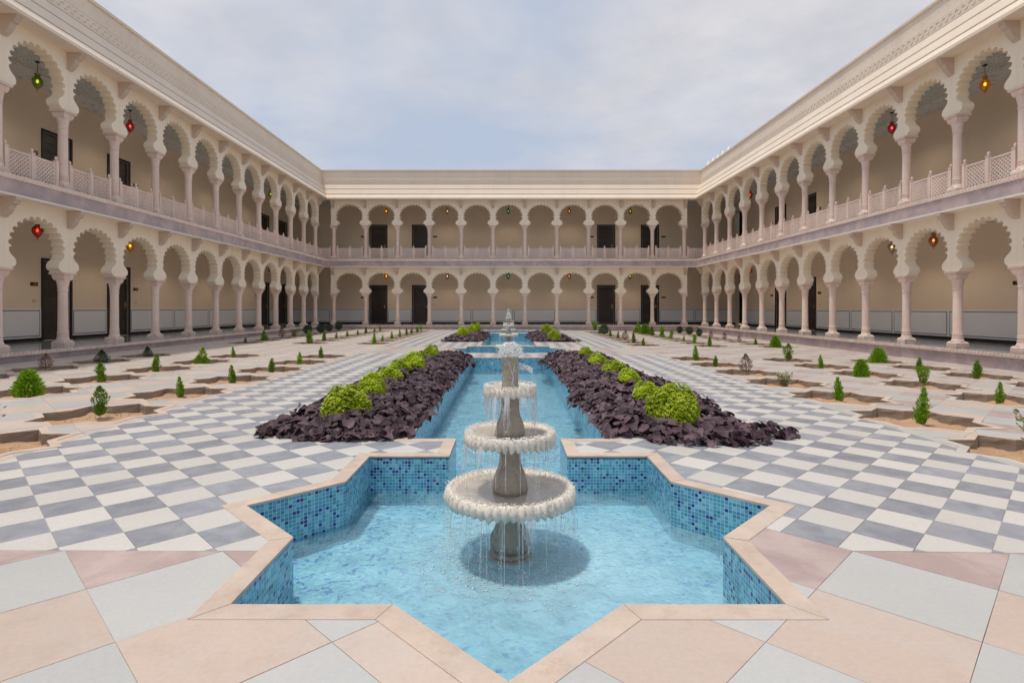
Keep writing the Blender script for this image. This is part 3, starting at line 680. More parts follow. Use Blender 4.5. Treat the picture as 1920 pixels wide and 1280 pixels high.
def jali_mesh(wd, ht):
    mb = MB(); t = 0.022; fr = 0.045
    mb.box(-wd/2, wd/2, -t, t, 0, fr); mb.box(-wd/2, wd/2, -t, t, ht - fr, ht)
    mb.box(-wd/2, -wd/2 + fr, -t + .001, t - .001, fr, ht - fr); mb.box(wd/2 - fr, wd/2, -t + .001, t - .001, fr, ht - fr)
    x0, x1, z0, z1 = -wd/2 + fr, wd/2 - fr, fr, ht - fr
    st = 0.098; sw = 0.0135
    for sgn, yo in ((1, 0.0), (-1, 0.0012)):
        k = -20
        while k < 30:
            # line z = sgn*(x-c)+z0
            c = x0 + k * st
            def lin(x): return z0 + sgn * (x - c)
            xa, xb = x0, x1
            # clip to z range
            if sgn > 0: xa = max(xa, c); xb = min(xb, c + (z1 - z0))
            else: xb = min(xb, c); xa = max(xa, c - (z1 - z0))
            if xb - xa > 0.01:
                pa = (xa, lin(xa)); pb = (xb, lin(xb)); nx, nz = -sgn * 0.7071 * sw, 0.7071 * sw
                e = 0.014 - yo
                vs = []
                for yy in (-e, e):
                    vs += [(pa[0] - nx, yy, pa[1] - nz), (pb[0] - nx, yy, pb[1] - nz), (pb[0] + nx, yy, pb[1] + nz), (pa[0] + nx, yy, pa[1] + nz)]
                mb.raw(vs, [(0,1,2,3),(7,6,5,4),(0,4,5,1),(3,2,6,7)])
            k += 1
    return mb.mesh('lattice_panel', M['pinkstone'])
def post_mesh():
    mb = MB(); mb.box(-.042, .042, -.042, .042, 0, .70); mb.box(-.05, .05, -.05, .05, .70, .725)
    lathe(mb, [(0.03, .725), (0.022, .74), (0.034, .765), (0.036, .785), (0.026, .81), (0.008, .83)], 10)
    return mb.mesh('post', M['pinkstone'])
BR = bracket_mesh(); PO = post_mesh()
COLM1 = column_meshes(CAP1 - FL); COLM2 = column_meshes(CAP2 - FL2)

def band(root, name, prof, u0, u1, m0, m1, mat_, kind=None, closed=True):
    """extrude closed profile [(d,z)] along u with mitred ends u0+m0*d, u1-m1*d"""
    mb = MB(); n = len(prof)
    A_ = sum(prof[i][0] * prof[(i+1) % n][1] - prof[(i+1) % n][0] * prof[i][1] for i in range(n))
    if A_ < 0: prof = prof[::-1]
    a = [(u0 + m0 * d, -d, z) for d, z in prof]; b = [(u1 - m1 * d, -d, z) for d, z in prof]
    fs = [(i, n + i, n + (i+1) % n, (i+1) % n) for i in range(n)] + [tuple(range(n)), tuple(range(2*n - 1, n - 1, -1))]
    mb.raw(a + b, fs)
    o = obj(name, mb.mesh(name, mat_), root)
    if kind: o['kind'] = kind
    return o
def ring(d0, d1, z0, z1): return [(d0, z0), (d1, z0), (d1, z1), (d0, z1)]

def petals(root, name, u0, u1, m0, m1, d, z0, z1, step, mat_):
    mb = MB(); a = u0 + m0 * d; b = u1 - m1 * d; n = int((b - a) / step); st = (b - a) / n
    for i in range(n):
        c = a + (i + .5) * st; r = st * 0.43; h = z1 - z0; pts = []
        # a rounded overlapping petal leaning sideways
        x0 = c - r; x1 = c + r; sk = st * 0.25; dd = 0.028
        vs = [(x0, -d, z0), (x1, -d, z0), (x1 + sk, -d, z1), (x0 + sk, -d, z1), (c, -d - dd, z0 + h * .12), (c + sk * .9, -d - dd * .6, z1 - h * .1)]
        mb.raw(vs, [(0, 1, 4), (1, 2, 5, 4), (2, 3, 5), (3, 0, 4, 5)])
    o = obj(name, mb.mesh(name, mat_), root); o['kind'] = 'stuff'; return o
def scrolls(root, u0, u1, m0, m1):
    mb = MB(); d = 0.145; z0, z1 = 8.70, 8.90; st = 0.21
    a = u0 + m0 * d; b = u1 - m1 * d; n = int((b - a) / st)
    for i in range(n):
        c = a + (i + .5) * (b - a) / n; zc = (z0 + z1) / 2
        for s in (-1, 1):
            pts = []
            for k in range(7):
                t = k / 6; ang = s * (0.5 + 2.4 * t); rr = 0.075 * (1 - 0.55 * t)
                pts.append((c + s * 0.045 + rr * math.cos(ang + (0 if s > 0 else math.pi)), zc + s * 0.012 + rr * math.sin(ang) * 0.95))
            for k in range(6):
                p, q = Vector(pts[k]), Vector(pts[k+1]); t_ = (q - p).normalized(); nn = Vector((-t_.y, t_.x)) * 0.011
                vs = [(p.x - nn.x, -d, p.y - nn.y), (q.x - nn.x, -d, q.y - nn.y), (q.x + nn.x, -d, q.y + nn.y), (p.x + nn.x, -d, p.y + nn.y),
                      (p.x, -d - 0.012, p.y), (q.x, -d - 0.012, q.y)]
                mb.raw(vs, [(0, 1, 5, 4), (4, 5, 2, 3)])
    o = obj('scroll_relief', mb.mesh('scroll_relief', M['carving']), root); o['kind'] = 'stuff'
    mb = MB(); st = 0.30; d = 0.07; n = int((b - a) / st)
    for i in range(n):
        c = a + (i + .5) * (b - a) / n; z = 9.22
        vs = [(c - .03, -d, z), (c, -d, z - .09), (c + .03, -d, z), (c, -d, z + .09), (c, -d - .004, z)]
        mb.raw(vs, [(0, 1, 4), (1, 2, 4), (2, 3, 4), (3, 0, 4)])
    o = obj('lozenge_relief', mb.mesh('lozenge_relief', M['cornice']), root); o['kind'] = 'stuff'

def wall_with_openings(root, u0, u1, m0, m1, z0, z1, openings, d=WD):
    """back wall of the corridor, split in pieces around door openings (u_a,u_b,top)"""
    mb = MB(); th = 0.25
    a = u0 + m0 * d; b = u1 - m1 * d
    cur = a
    for (p, q, top) in sorted(openings):
        mb.box(cur, p, -d, -d + th, z0, z1); mb.box(p, q, -d, -d + th, top, z1); cur = q
    mb.box(cur, b, -d, -d + th, z0, z1)
    obj('corridor_wall', mb.mesh('corridor_wall', M['wall']), root)

DW, DH = 1.18, 2.50
def door_proto():
    fr = MB(); f = 0.075; y0, y1 = -0.03, 0.12
    fr.box(0, f, y0, y1, 0, DH); fr.box(DW - f, DW, y0, y1, 0, DH); fr.box(f, DW - f, y0, y1, DH - f, DH)
    tr = MB(); g = f + 0.025
    tr.box(f, g, 0.0, 0.06, 0, DH - f); tr.box(DW - g, DW - f, 0.0, 0.06, 0, DH - f); tr.box(g, DW - g, 0.0, 0.06, DH - g, DH - f)
    nb = 9; bw = (DH - g) / nb
    bd = MB(); bd.box(g, DW - g, 0.05, 0.09, 0.006, bw - 0.006)
    lf = MB(); lf.box(g, DW - g, 0.085, 0.12, 0, DH - g)
    hd = MB(); hd.box(DW - g - 0.11, DW - g - 0.07, 0.035, 0.05, 1.0, 1.22); hd.box(DW - g - 0.2, DW - g - 0.075, 0.005, 0.02, 1.09, 1.11); hd.box(DW - g - 0.1, DW - g - 0.08, 0.005, 0.04, 1.085, 1.115)
    return fr.mesh('door_frame', M['doorframe']), tr.mesh('frame_trim', M['doortrim']), bd.mesh('board', M['doorwood']), bw, nb, lf.mesh('door_back', M['doorframe']), hd.mesh('handle', M['gold'])
DP = door_proto()
def place_door(root, u, z):
    base = obj('door', DP[5], root, (u, -WD, z))
    obj('door_frame', DP[0], base); obj('frame_trim', DP[1], base)
    for i in range(DP[4]): obj('board', DP[2], base, (0, 0, i * DP[3]))
    obj('handle', DP[6], base)

def wainscot(root, segs, z, ua, ub):
    h = 0.87
    sk = MB(); 
    for (a, b) in segs:
        sk.box(a, b, -WD - 0.012, -WD + 0.01, z, z + 0.10)
        L_ = b - a; n = max(1, int(round(L_ / 2.72))); w_ = L_ / n
        for i in range(n):
            x0, x1 = a + i * w_ + 0.004, a + (i + 1) * w_ - 0.004
            e = MB(); e.box(x0, x1, -WD - 0.010, -WD + 0.01, z + 0.103, z + 0.10 + h)
            pe = obj('wainscot_panel', e.mesh('wainscot_panel', M['wainedge']), root)
            g = 0.045
            l = MB(); l.box(x0 + g, x1 - g, -WD - 0.013, -WD - 0.005, z + 0.10 + g, z + 0.10 + h - g)
            obj('border_line', l.mesh('border_line', M['wainline']), pe)
            g = 0.072
            l = MB(); l.box(x0 + g, x1 - g, -WD - 0.016, -WD - 0.008, z + 0.10 + g, z + 0.10 + h - g)
            obj('field', l.mesh('field', M['wain']), pe)
    obj('skirting', sk.mesh('skirting', M['skirting']), root)

def sign_proto():
    a = MB(); a.box(-.13, .13, -.012, 0, -.055, .055)
    b = MB()
    x = -.02
    for k in range(3):
        b.box(x, x + .014, -.016, -.0125, -.024, .024); b.box(x + .014, x + .028, -.016, -.0125, .014, .024)
        if k != 0: b.box(x + .014, x + .028, -.016, -.0125, -.024, -.014)
        x += .04
    c = MB(); c.box(-.055, .055, -.012, 0, -.045, .045)
    return a.mesh('number_plate', M['plaque']), b.mesh('number', M['gold']), c.mesh('light_switch', M['switch'])
SP = sign_proto()

def wing(name, label, loc, rotz, us, u0, u1, m0, m1, doors, openings, signs, FL=0.28, CAP1=2.15):
    COLM1 = column_meshes(CAP1 - FL)
    root = empty(name, loc, (0, 0, rotz)); thing(root, label, 'building')
    p = us[1] - us[0]
    # plinth & slabs
    band(root, 'plinth', ring(WD - 0.25, 0.30, -0.9, FL - 0.09), u0, u1, m0, m1, M['lavender'])
    band(root, 'corridor_floor', ring(WD, 0.27, FL - 0.088, FL), u0, u1, m0, m1, M['corridor'])
    band(root, 'plinth_edge', ring(0.272, 0.33, FL - 0.09, FL - 0.002), u0, u1, m0, m1, M['pinkstone'])
    petals(root, 'petal_moulding', u0, u1, m0, m1, 0.331, FL - 0.088, FL - 0.006, 0.105, M['pinkstone'])
    band(root, 'upper_slab', ring(WD, 0.155, C1 + 0.003, FL2 - 0.02), u0, u1, m0, m1, M['soffit'])
    band(root, 'upper_floor', ring(WD, 0.42, FL2 - 0.018, FL2 - 0.002), u0, u1, m0, m1, M['corridor'])
    band(root, 'balcony_band', ring(0.157, 0.455, 3.743, 4.06), u0, u1, m0, m1, M['lavender'])
    band(root, 'balcony_lip', ring(0.157, 0.52, 3.70, 3.74), u0, u1, m0, m1, M['lip'])
    band(root, 'balcony_edge', ring(0.157, 0.465, 4.063, 4.178), u0, u1, m0, m1, M['pinkstone'])
    petals(root, 'petal_moulding', u0, u1, m0, m1, 0.466, 4.066, 4.17, 0.105, M['pinkstone'])
    # ceilings
    band(root, 'ceiling', ring(WD + 0.8, -TH, C1 - 0.012, C1), u0, u1, m0, m1, M['ceiling'])
    band(root, 'ceiling_border', ring(WD, WD + 0.798, C1 - 0.016, C1), u0, u1, m0, m1, M['ceilband'])
    band(root, 'ceiling', ring(WD + 0.8, -TH, C2 - 0.012, C2), u0, u1, m0, m1, M['ceiling'])
    band(root, 'ceiling_border', ring(WD, WD + 0.798, C2 - 0.016, C2), u0, u1, m0, m1, M['ceilband'])
    # cornice courses
    band(root, 'roof', ring(WD - 0.25, -0.16, C2 + 0.003, 8.6), u0, u1, m0, m1, M['roof'])
    band(root, 'parapet', [(-0.15, C2 + 0.003), (0.10, C2 + 0.003), (0.10, 8.66), (0.075, 8.9), (0.06, 9.44), (-0.15, 9.44)], u0, u1, m0, m1, M['cornice'])
    band(root, 'cornice_cap', [(-0.17, 9.442), (0.105, 9.442), (0.115, 9.47), (0.115, 9.52), (-0.17, 9.52)], u0, u1, m0, m1, M['cornice'])
    band(root, 'cornice_course', [(0.061, 8.955), (0.13, 8.955), (0.115, 8.975), (0.072, 9.0)], u0, u1, m0, m1, M['carving'])
    band(root, 'carved_course', [(0.076, 8.665), (0.145, 8.665), (0.145, 8.94), (0.076, 8.94)], u0, u1, m0, m1, M['cornice'])
    scrolls(root, u0, u1, m0, m1)
    band(root, 'cornice_course', [(0.102, 8.635), (0.165, 8.635), (0.16, 8.66), (0.102, 8.66)], u0, u1, m0, m1, M['carving'])
    band(root, 'cornice_course', [(0.102, 8.34), (0.275, 8.34), (0.275, 8.365), (0.16, 8.63), (0.102, 8.63)], u0, u1, m0, m1, M['cornice'])
    band(root, 'cornice_course', [(0.102, 8.315), (0.255, 8.315), (0.255, 8.336), (0.102, 8.336)], u0, u1, m0, m1, M['carving'])
    band(root, 'cornice_course', [(0.102, 8.01), (0.425, 8.01), (0.425, 8.035), (0.29, 8.31), (0.102, 8.31)], u0, u1, m0, m1, M['cornice'])
    band(root, 'cornice_course', [(0.102, 7.985), (0.405, 7.985), (0.405, 8.006), (0.102, 8.006)], u0, u1, m0, m1, M['carving'])
    band(root, 'cornice_course', [(0.157, 7.74), (0.60, 7.74), (0.60, 7.77), (0.435, 7.98), (0.157, 7.98)], u0, u1, m0, m1, M['cornice'])
    band(root, 'cornice_lip', ring(0.157, 0.62, 7.675, 7.737), u0, u1, m0, m1, M['cornice'])
    # walls
    ops1 = [(a, a + DW, FL + DH) for a in doors] + [(a, b, t) for a, b, t in openings]
    ops2 = [(a, a + DW, FL2 + DH) for a in doors] + [(a, b, FL2 + (t - FL)) for a, b, t in openings]
    wall_with_openings(root, u0, u1, m0, m1, FL, C1 - 0.018, ops1)
    wall_with_openings(root, u0, u1, m0, m1, FL2, C2 - 0.018, ops2)
    bk = MB(); a_ = u0 + m0 * WD; b_ = u1 - m1 * WD
    bk.box(a_ - 4 * (m0 != 0), b_ + 4 * (m1 != 0), -WD + 1.2, -WD + 1.25, FL, C2)
    obj('rear_wall', bk.mesh('rear_wall', M['skirting']), root)
    for a in doors: place_door(root, a, FL); place_door(root, a, FL2)
    segs = []; cur = a_
    for (p0, q0, t) in sorted(ops1): segs.append((cur, p0)); cur = q0
    segs.append((cur, b_))
    wainscot(root, segs, FL, a_, b_); wainscot(root, segs, FL2, a_, b_)
    for s in signs:
        for z in (FL, FL2):
            obj('light_switch', SP[2], root, (s, -WD, z + 1.2))
    # columns
    for z, CM, cz, ct, am in ((FL, COLM1, CAP1, C1, None), (FL2, COLM2, CAP2, C2, None)):
        h = ct - cz - 0.001
        A = arch_mesh(p, h); E0 = end_mesh(h, -1); E1 = end_mesh(h, 1)
        for i, u in enumerate(us):
            c = obj('column', None, root, (u, 0, z))
            obj('column_base', CM[0], c); obj('shaft', CM[1], c); obj('capital', CM[2], c)
            obj('bracket', BR, root, (u, 0, 3.698 if z < 1 else 7.673))
            if i < len(us) - 1: obj('arch', A, root, (u + p / 2, 0, cz))
        if not (m0 == 0): obj('end_pier', E0, root, (us[0], 0, cz))
        if not (m1 == 0): obj('end_pier', E1, root, (us[-1], 0, cz))
    # balustrade
    wd = (p - 2 * 0.215) / 2 - 0.042 * 2 - 0.004
    J = jali_mesh(wd, 0.63)
    rl = MB(); 
    for i in range(len(us) - 1):
        c = us[i] + p / 2; q = (wd + 0.084) / 2 + 0.002
        for s in (-1, 1): obj('lattice_panel', J, root, (c + s * q, 0, FL2 + 0.03))
        for s in (-1, 0, 1): obj('post', PO, root, (c + s * (2 * q), 0, FL2))
    # short panels from the last column into the corner
    for mm, uc, s in ((m0, us[0], -1), (m1, us[-1], 1)):
        if mm:
            obj('post', PO, root, (uc + s * 0.215, 0, FL2))
            gw = (abs((u0 if s < 0 else u1) - uc)) - 0.28
            if gw > 0.25:
                obj('lattice_panel', jali_mesh(gw, 0.63), root, (uc + s * (0.26 + gw / 2), 0, FL2 + 0.03))
    return root

nL = range(-3, 11)
usL = [14.0 + 1.83 * n for n in nL]
usR = [-(14.29 + 1.838 * n) for n in list(nL)[::-1]]
usB = [-10.44 + 1.906 * i for i in range(12)]
wing('left_wing', 'left two storey cream arcaded wing with its balcony in shadow', (XL, 0, 0), R(90), usL, usL[0] - 1.0, ZB, 0, 1,
     [16.75, 19.5, 31.5, 34.1], [], [16.5, 21.0, 31.0])
wing('right_wing', 'right two storey cream arcaded wing with sunlit mauve balcony band', (XR, 0, 0), R(-90), usR, -ZB, usR[-1] + 1.0, 1, 0,
     [-27.2, -30.0], [(-35.3, -33.8, 3.4)], [-25.75, -30.25], FL=0.235, CAP1=2.20)
wing('back_wing', 'back two storey cream arcaded wing facing the camera across the courtyard', (0, ZB, 0), 0, usB, XL, XR, 1, 1,
     [-9.03, -6.26, 5.77, 8.62], [], [-9.4, -4.8, 5.4, 10.1])

# number plates (things of their own)
def plate(pos, rot, label):
    r = obj('number_plate', SP[0], None, pos, (0, 0, rot)); thing(r, label, 'door sign', 'door number plates')
    obj('number', SP[1], r)
wxL = XL + WD - 0.001; wxR = XR - WD + 0.001; wyB = ZB - WD - 0.001
wxL = XL - 2.87 + 0.0; wxR = XR + 2.87; wyB = ZB + 2.87
for y_, side in ((16.5, 'before the nearest left ground floor door'), (21.0, 'just past the second left ground floor door'), (31.1, 'before the far ground floor door of the left wing')):
    plate((wxL, y_, 1.98), R(90), 'small dark door number plate ' + side)
for y_, side in ((16.5, 'before the nearest left balcony door'), (21.0, 'past the second left balcony door'), (31.1, 'before the far balcony door of the left wing')):
    plate((wxL, y_, 1.98 + 3.92), R(90), 'small dark door number plate ' + side)
for y_, side in ((25.75, 'just before the nearer right {} door'), (30.4, 'just past the farther right {} door')):
    plate((wxR, y_, 1.98), R(-90), 'small dark door number plate ' + side.format('ground floor'))
    plate((wxR, y_, 5.90), R(-90), 'small dark door number plate ' + side.format('balcony'))
plate((wxR, 15.75, 1.98), R(-90), 'small dark door number plate at the right edge of the photo on the ground floor')
for x_, side in ((-9.45, 'left of the leftmost back {} door'), (-4.75, 'right of the second back {} door'), (5.42, 'left of the third back {} door'), (10.1, 'right of the rightmost back {} door')):
    plate((x_, wyB, 1.98), 0, 'small dark door number plate ' + side.format('ground floor'))
    plate((x_, wyB, 5.92), 0, 'small dark door number plate ' + side.format('balcony'))

# roof pinnacles beyond the right roof
mbp = MB(); lathe(mbp, [(0.16, 0), (0.16, .5), (0.22, .55), (0.20, .8), (0.10, 1.0), (0.03, 1.25)], 12)
pm = mbp.mesh('roof_pinnacle', M['lip'], True)
for i, (px, py, wn) in enumerate(((1366, 275, 'nearest'), (1355, 283, 'second nearest'), (1346, 290, 'third'), (1337, 296, 'second farthest'), (1328, 302, 'farthest'))):
    Y = 13.5 * F / (px - VX); z = CAMZ + (VY - py) * Y / F
    o = obj('roof_pinnacle', pm, None, (13.5, Y, z - 1.25)); thing(o, wn + ' pale pinnacle showing above the right roof edge near the back corner', 'pinnacle', 'pinnacles above the right roof')
    st = MB(); st.box(-.2, .2, -.2, .2, 8.6 - (z - 1.25), 0.0); obj('pedestal', st.mesh('pedestal', M['roof']), o)

# ------------------------------------------------------------------ lanterns
LC = {'red': (0.55, 0.04, 0.02), 'pink': (0.60, 0.05, 0.10), 'green': (0.25, 0.35, 0.02), 'amber': (0.75, 0.42, 0.03), 'teal': (0.05, 0.28, 0.18), 'orange': (0.50, 0.22, 0.09), 'clear': (0.5, 0.4, 0.3)}
LG = {k: glassmat(k + '_glass', v) for k, v in LC.items()}
BULB = emis('lit_bulb', (1.0, 0.78, 0.50), 3.5)
def lantern_meshes(col, drop):
    g = MB(); lathe(g, [(0.02, -0.20), (0.055, -0.17), (0.10, -0.10), (0.125, -0.02), (0.12, 0.05), (0.085, 0.10), (0.055, 0.12), (0.05, 0.16), (0.075, 0.19)], 16, cap=False)
    c = MB(); lathe(c, [(0.078, 0.185), (0.07, 0.20), (0.03, 0.23), (0.012, 0.25)], 12); fi = MB(); lathe(fi, [(0.005, -0.29), (0.018, -0.24), (0.028, -0.21), (0.02, -0.19)], 8)
    k = MB(); lathe(k, [(0.007, 0.25), (0.007, drop)], 6); cr = MB(); lathe(cr, [(0.05, drop - 0.03), (0.05, drop)], 10)
    b = MB(); lathe(b, [(0.005, -0.05), (0.028, -0.03), (0.033, 0.0), (0.025, 0.03), (0.005, 0.05)], 10)
    return g.mesh('glass_shade', LG[col], True), c.mesh('metal_cap', M['gold'], True), k.mesh('chain', M['doorframe']), b.mesh('bulb', BULB, True), fi.mesh('finial', M['gold'], True), cr.mesh('ceiling_rose', M['doorframe'])
_lc = {}
LAMP = {}
def lampdata():              # the glow of a lit lantern, thrown down below its metal cap
    if LAMP.get(1) is None:
        d = bpy.data.lights.new('lamp_light', 'SPOT'); d.energy = 11; d.color = (1.0, 0.80, 0.56); d.spot_size = R(165); d.spot_blend = 0.6; d.shadow_soft_size = 0.10; LAMP[1] = d
    return LAMP[1]
def lantern(x, y_, z, ceil, col, label):
    key = (col, round(ceil - z, 2))
    if key not in _lc: _lc[key] = lantern_meshes(col, ceil - 0.016 - z)
    r = empty('hanging_lantern', (x, y_, z)); thing(r, label, 'lantern', 'glass lanterns hanging in the arcades')
    ld = LAMP.setdefault(1, None) or lampdata(); l = bpy.data.objects.new('lamp_light', ld); COL.objects.link(l); l.parent = r; l.location = (0, 0, -0.31)
    for n_, m_ in zip(('glass_shade', 'metal_cap', 'chain', 'bulb', 'finial', 'ceiling_rose'), _lc[key]): obj(n_, m_, r)
ordn = ['nearest', 'second', 'third', 'fourth', 'farthest']
for i, (u_, l_) in enumerate((('green', 'red'), ('pink', 'amber'), ('clear', 'clear'), ('teal', 'orange'), ('green', 'teal'))):
    y_ = 14.96 + 3.67 * i
    lantern(-12.7, y_, 7.37, C2, u_, f'{ordn[i]} {u_} glass lantern hanging over the left balcony')
    lantern(-12.7, y_, 3.36, C1, l_, f'{ordn[i]} {l_} glass lantern hanging in the left ground floor arcade')
for i, (u_, l_) in enumerate((('amber', 'orange'), ('pink', 'clear'), ('green', 'teal'), ('clear', 'amber'), ('red', 'red'))):
    y_ = 15.16 + 3.68 * i
    lantern(13.03, y_, 7.38, C2, u_, f'{ordn[i]} {u_} glass lantern hanging over the right balcony')
    lantern(13.03, y_ + (1.84 if i == 0 else 0), 3.34, C1, l_, f'{ordn[i]} {l_} glass lantern hanging in the right ground floor arcade')
posn = ['leftmost', 'second from left', 'middle', 'second from right', 'rightmost']
for i, c in enumerate(('amber', 'clear', 'teal', 'orange', 'green')):
    x_ = -7.62 + 3.81 * i
    lantern(x_, 34.65, 7.34, C2, c, f'{posn[i]} glass lantern of the back balcony, {c} glass')
    lantern(x_, 34.65, 3.28, C1, c, f'{posn[i]} glass lantern of the back ground floor arcade, {c} glass')

# ------------------------------------------------------------------ planting pits
def pit_meshes():
    P_ = star_pts(0, 0, PIT_A); O_ = offset_poly(P_, PIT_W)
    rim = []
    wl = MB(); 
    for i in range(16):
        p, q = P_[i], P_[(i+1) % 16]; po, qo = O_[i], O_[(i+1) % 16]
        K = 4
        for s_ in range(K):
            def pt(t, jit):
                x = p[0] + (q[0]-p[0]) * t; y__ = p[1] + (q[1]-p[1]) * t
                return (x * (1 - jit), y__ * (1 - jit))
            for (za, zb, ja, jb) in ((-.004, -.03, 0, 1), (-.03, -.065, 1, 2), (-.065, -.2, 2, 0)):
                def J(k, tt):
                    if k == 0 or tt in (0, 1): return 0
                    return .012 * math.sin(31 * tt + 17 * i + 5 * k) + .01 * math.sin(11 * tt * k + i)
                t0, t1 = s_ / K, (s_ + 1) / K
                a_, b_ = pt(t0, J(ja, t0)), pt(t1, J(ja, t1)); c_, d_ = pt(t1, J(jb, t1)), pt(t0, J(jb, t0))
                wl.face([(*a_, za), (*b_, za), (*c_, zb), (*d_, zb)])
        mb = MB(); mb.prism([p, po, qo, q], -0.01, 0.003); rim.append(mb)
    so = MB(); G = 26; a = PIT_A * 1.414
    hs = {}
    for i in range(G + 1):
        for j in range(G + 1):
            x = -a + 2*a*i/G; y_ = -a + 2*a*j/G
            hs[i, j] = (x, y_, -0.095 + 0.018 * math.sin(7*x + 1) * math.cos(6*y_) + 0.012 * math.sin(19*x + 3*y_) * math.sin(17*y_ - 5*x) + ru(-.007, .007) + 0.03 * math.exp(-(x*x + y_*y_) / .02))
    vs = [hs[i, j] for i in range(G+1) for j in range(G+1)]
    fs = []
    for i in range(G):
        for j in range(G):
            cx = -a + 2*a*(i+.5)/G; cy__ = -a + 2*a*(j+.5)/G
            if (abs(cx) < PIT_A + .05 and abs(cy__) < PIT_A + .05) or abs(cx) + abs(cy__) < a + .1:
                k = i*(G+1) + j; fs.append((k, k + G + 1, k + G + 2, k + 1))
    so.raw(vs, fs)
    return [m.mesh('rim_stone', M['coping']) for m in rim], wl.mesh('concrete_wall', M['concrete']), so.mesh('soil', M['soil'], True)
PMESH = pit_meshes()
rown = ['beside chequered walk', 'in middle file', 'beside plinth']
def place_phrase(p):
    sname, ci, bi, ri = p[:4]
    n = len(ROWS1) if bi == 0 else len(ROWS2)
    o = ['first', 'second', 'third', 'fourth', 'fifth', 'sixth', 'seventh', 'eighth'][ri]
    return f'{o} {rown[ci]}, {"near" if bi == 0 else "far"} {sname} garden'
for p in pits:
    r = empty('planting_pit', (p[4], p[5], gz(p[4]))); thing(r, 'star shaped planting pit, ' + place_phrase(p), 'planting pit', 'star shaped planting pits')
    near = p[5] < 12
    for m in PMESH[0]: obj('rim_stone', m, r) if near else None
    if not near:
        if 'rimall' not in M:
            mb = MB(); P_ = star_pts(0, 0, PIT_A); O_ = offset_poly(P_, PIT_W)
            for i in range(16): mb.prism([P_[i], O_[i], O_[(i+1) % 16], P_[(i+1) % 16]], -0.01, 0.003)
            M['rimall'] = mb.mesh('rim', M['coping'])
        obj('rim', M['rimall'], r)
    obj('concrete_wall', PMESH[1], r); obj('soil', PMESH[2], r, rot=(0, 0, 0))

# ------------------------------------------------------------------ plants
def blade(mb, p, d, up, ln, wd, tone):
    d = d.normalized(); s = d.cross(up)
    if s.length < 1e-3: s = Vector((1, 0, 0))
    s = s.normalized() * wd / 2
    m = p + d * ln * 0.5; e = p + d * ln
    mb.raw([p, m + s, e, m - s], [(0, 1, 2, 3)], tone)
def conifer(name, h, r, n, matk, lobes=((0, 0, 0, 1, 1),), stem=0.05, base=0.03, ln=0.05, wd=0.014, shape='spindle', spread=0.5):
    t = MB(); lathe(t, [(0.011, 0), (0.009, h * .5), (0.003, h * .8)], 6)
    for k in range(7):
        a = ru(0, 6.28); z = ru(stem, h * .6); dr = Vector((math.cos(a) * .5, math.sin(a) * .5, .8)).normalized(); q = Vector((0, 0, z)); e = q + dr * r * 1.1
        t.raw([q + Vector((.003, 0, 0)), q + Vector((-.003, .003, 0)), q + Vector((0, -.003, 0)), e], [(0, 1, 3), (1, 2, 3), (2, 0, 3)])
    f = MB()
    for (lx, ly, lz, lh, lr) in lobes:
        for i in range(int(n / len(lobes))):
            v = rnd()
            z = lz + base + v * (h * lh - base)
            if shape == 'spindle': rr = max(.30 * (1 - v), math.sin(math.pi * v ** .72) ** .85) * (1 - .35 * v) * 1.12
            elif shape == 'cone': rr = (1 - v) ** 0.52 * (0.72 + 0.28 * min(1, v * 5)) * .95
            elif shape == 'ball': rr = math.sqrt(max(0, 1 - (2 * v - 1) ** 2))
            elif shape == 'vee': rr = 0.25 + 0.8 * v
            else: rr = 1
            a = ru(0, 6.283); q = math.sqrt(rnd()) * (0.86 + .14 * math.sin(a * 3 + z * 40))
            R_ = r * lr * rr * q
            p = Vector((lx + R_ * math.cos(a), ly + R_ * math.sin(a), z))
            d = Vector((math.cos(a) * spread * (q + .2), math.sin(a) * spread * (q + .2), 1)) + Vector((ru(-.4, .4), ru(-.4, .4), ru(-.3, .3)))
            up = Vector((ru(-1, 1), ru(-1, 1), ru(-.3, .3)))
            blade(f, p, d, up, ln * ru(.6, 1.3), wd * ru(.7, 1.3), min(1, max(0, rnd() ** 1.2)))
    return t.mesh('stem', M['bark']), f.mesh('foliage', M[matk])
KIND = {}
KIND['columnar'] = ('slim columnar conifer sapling', 'sapling', [conifer('c', 1, .20, 900, 'conifer', ln=.13, wd=.034), conifer('c', 1, .20, 950, 'bright', lobes=((0,0,0,1,1),(.06,0,0,.72,.8)), ln=.12, wd=.034), conifer('c', 1, .21, 800, 'conifer', lobes=((0,0,0,.95,1),(-.05,.03,0,.8,.7),(.06,0,.1,.6,.7)), ln=.14, wd=.03, stem=.12), conifer('c', 1, .19, 900, 'bright', lobes=((0,0,.05,.95,1),(0,.04,0,.55,1)), ln=.11, wd=.034)])
KIND['double'] = ('double-tiered conifer sapling', 'sapling', [conifer('c', 1, .26, 1600, 'bright', lobes=((0,0,.42,.58,.85),(.06,0,0,.58,1)), ln=.09, wd=.03)])
KIND['cone'] = ('broad bright green cone shaped bush', 'bush', [conifer('c', 1, .64, 2600, 'bright', shape='cone', ln=.17, wd=.04, spread=.9)])
KIND['stemmed'] = ('leafy sapling on a bare stem', 'sapling', [conifer('c', 1, .28, 1300, 'conifer', lobes=((0,0,.34,.66,1),(.03,.04,.15,.4,.6)), stem=.3, ln=.08, wd=.03, spread=.8)])
KIND['bushy'] = ('bushy two-lobed bright green conifer', 'bush', [conifer('c', 1, .46, 2800, 'bright', lobes=((.05,0,.05,.95,.85),(-.2,0,0,.55,.8),(.2,.05,0,.5,.8)), ln=.10, wd=.035)])
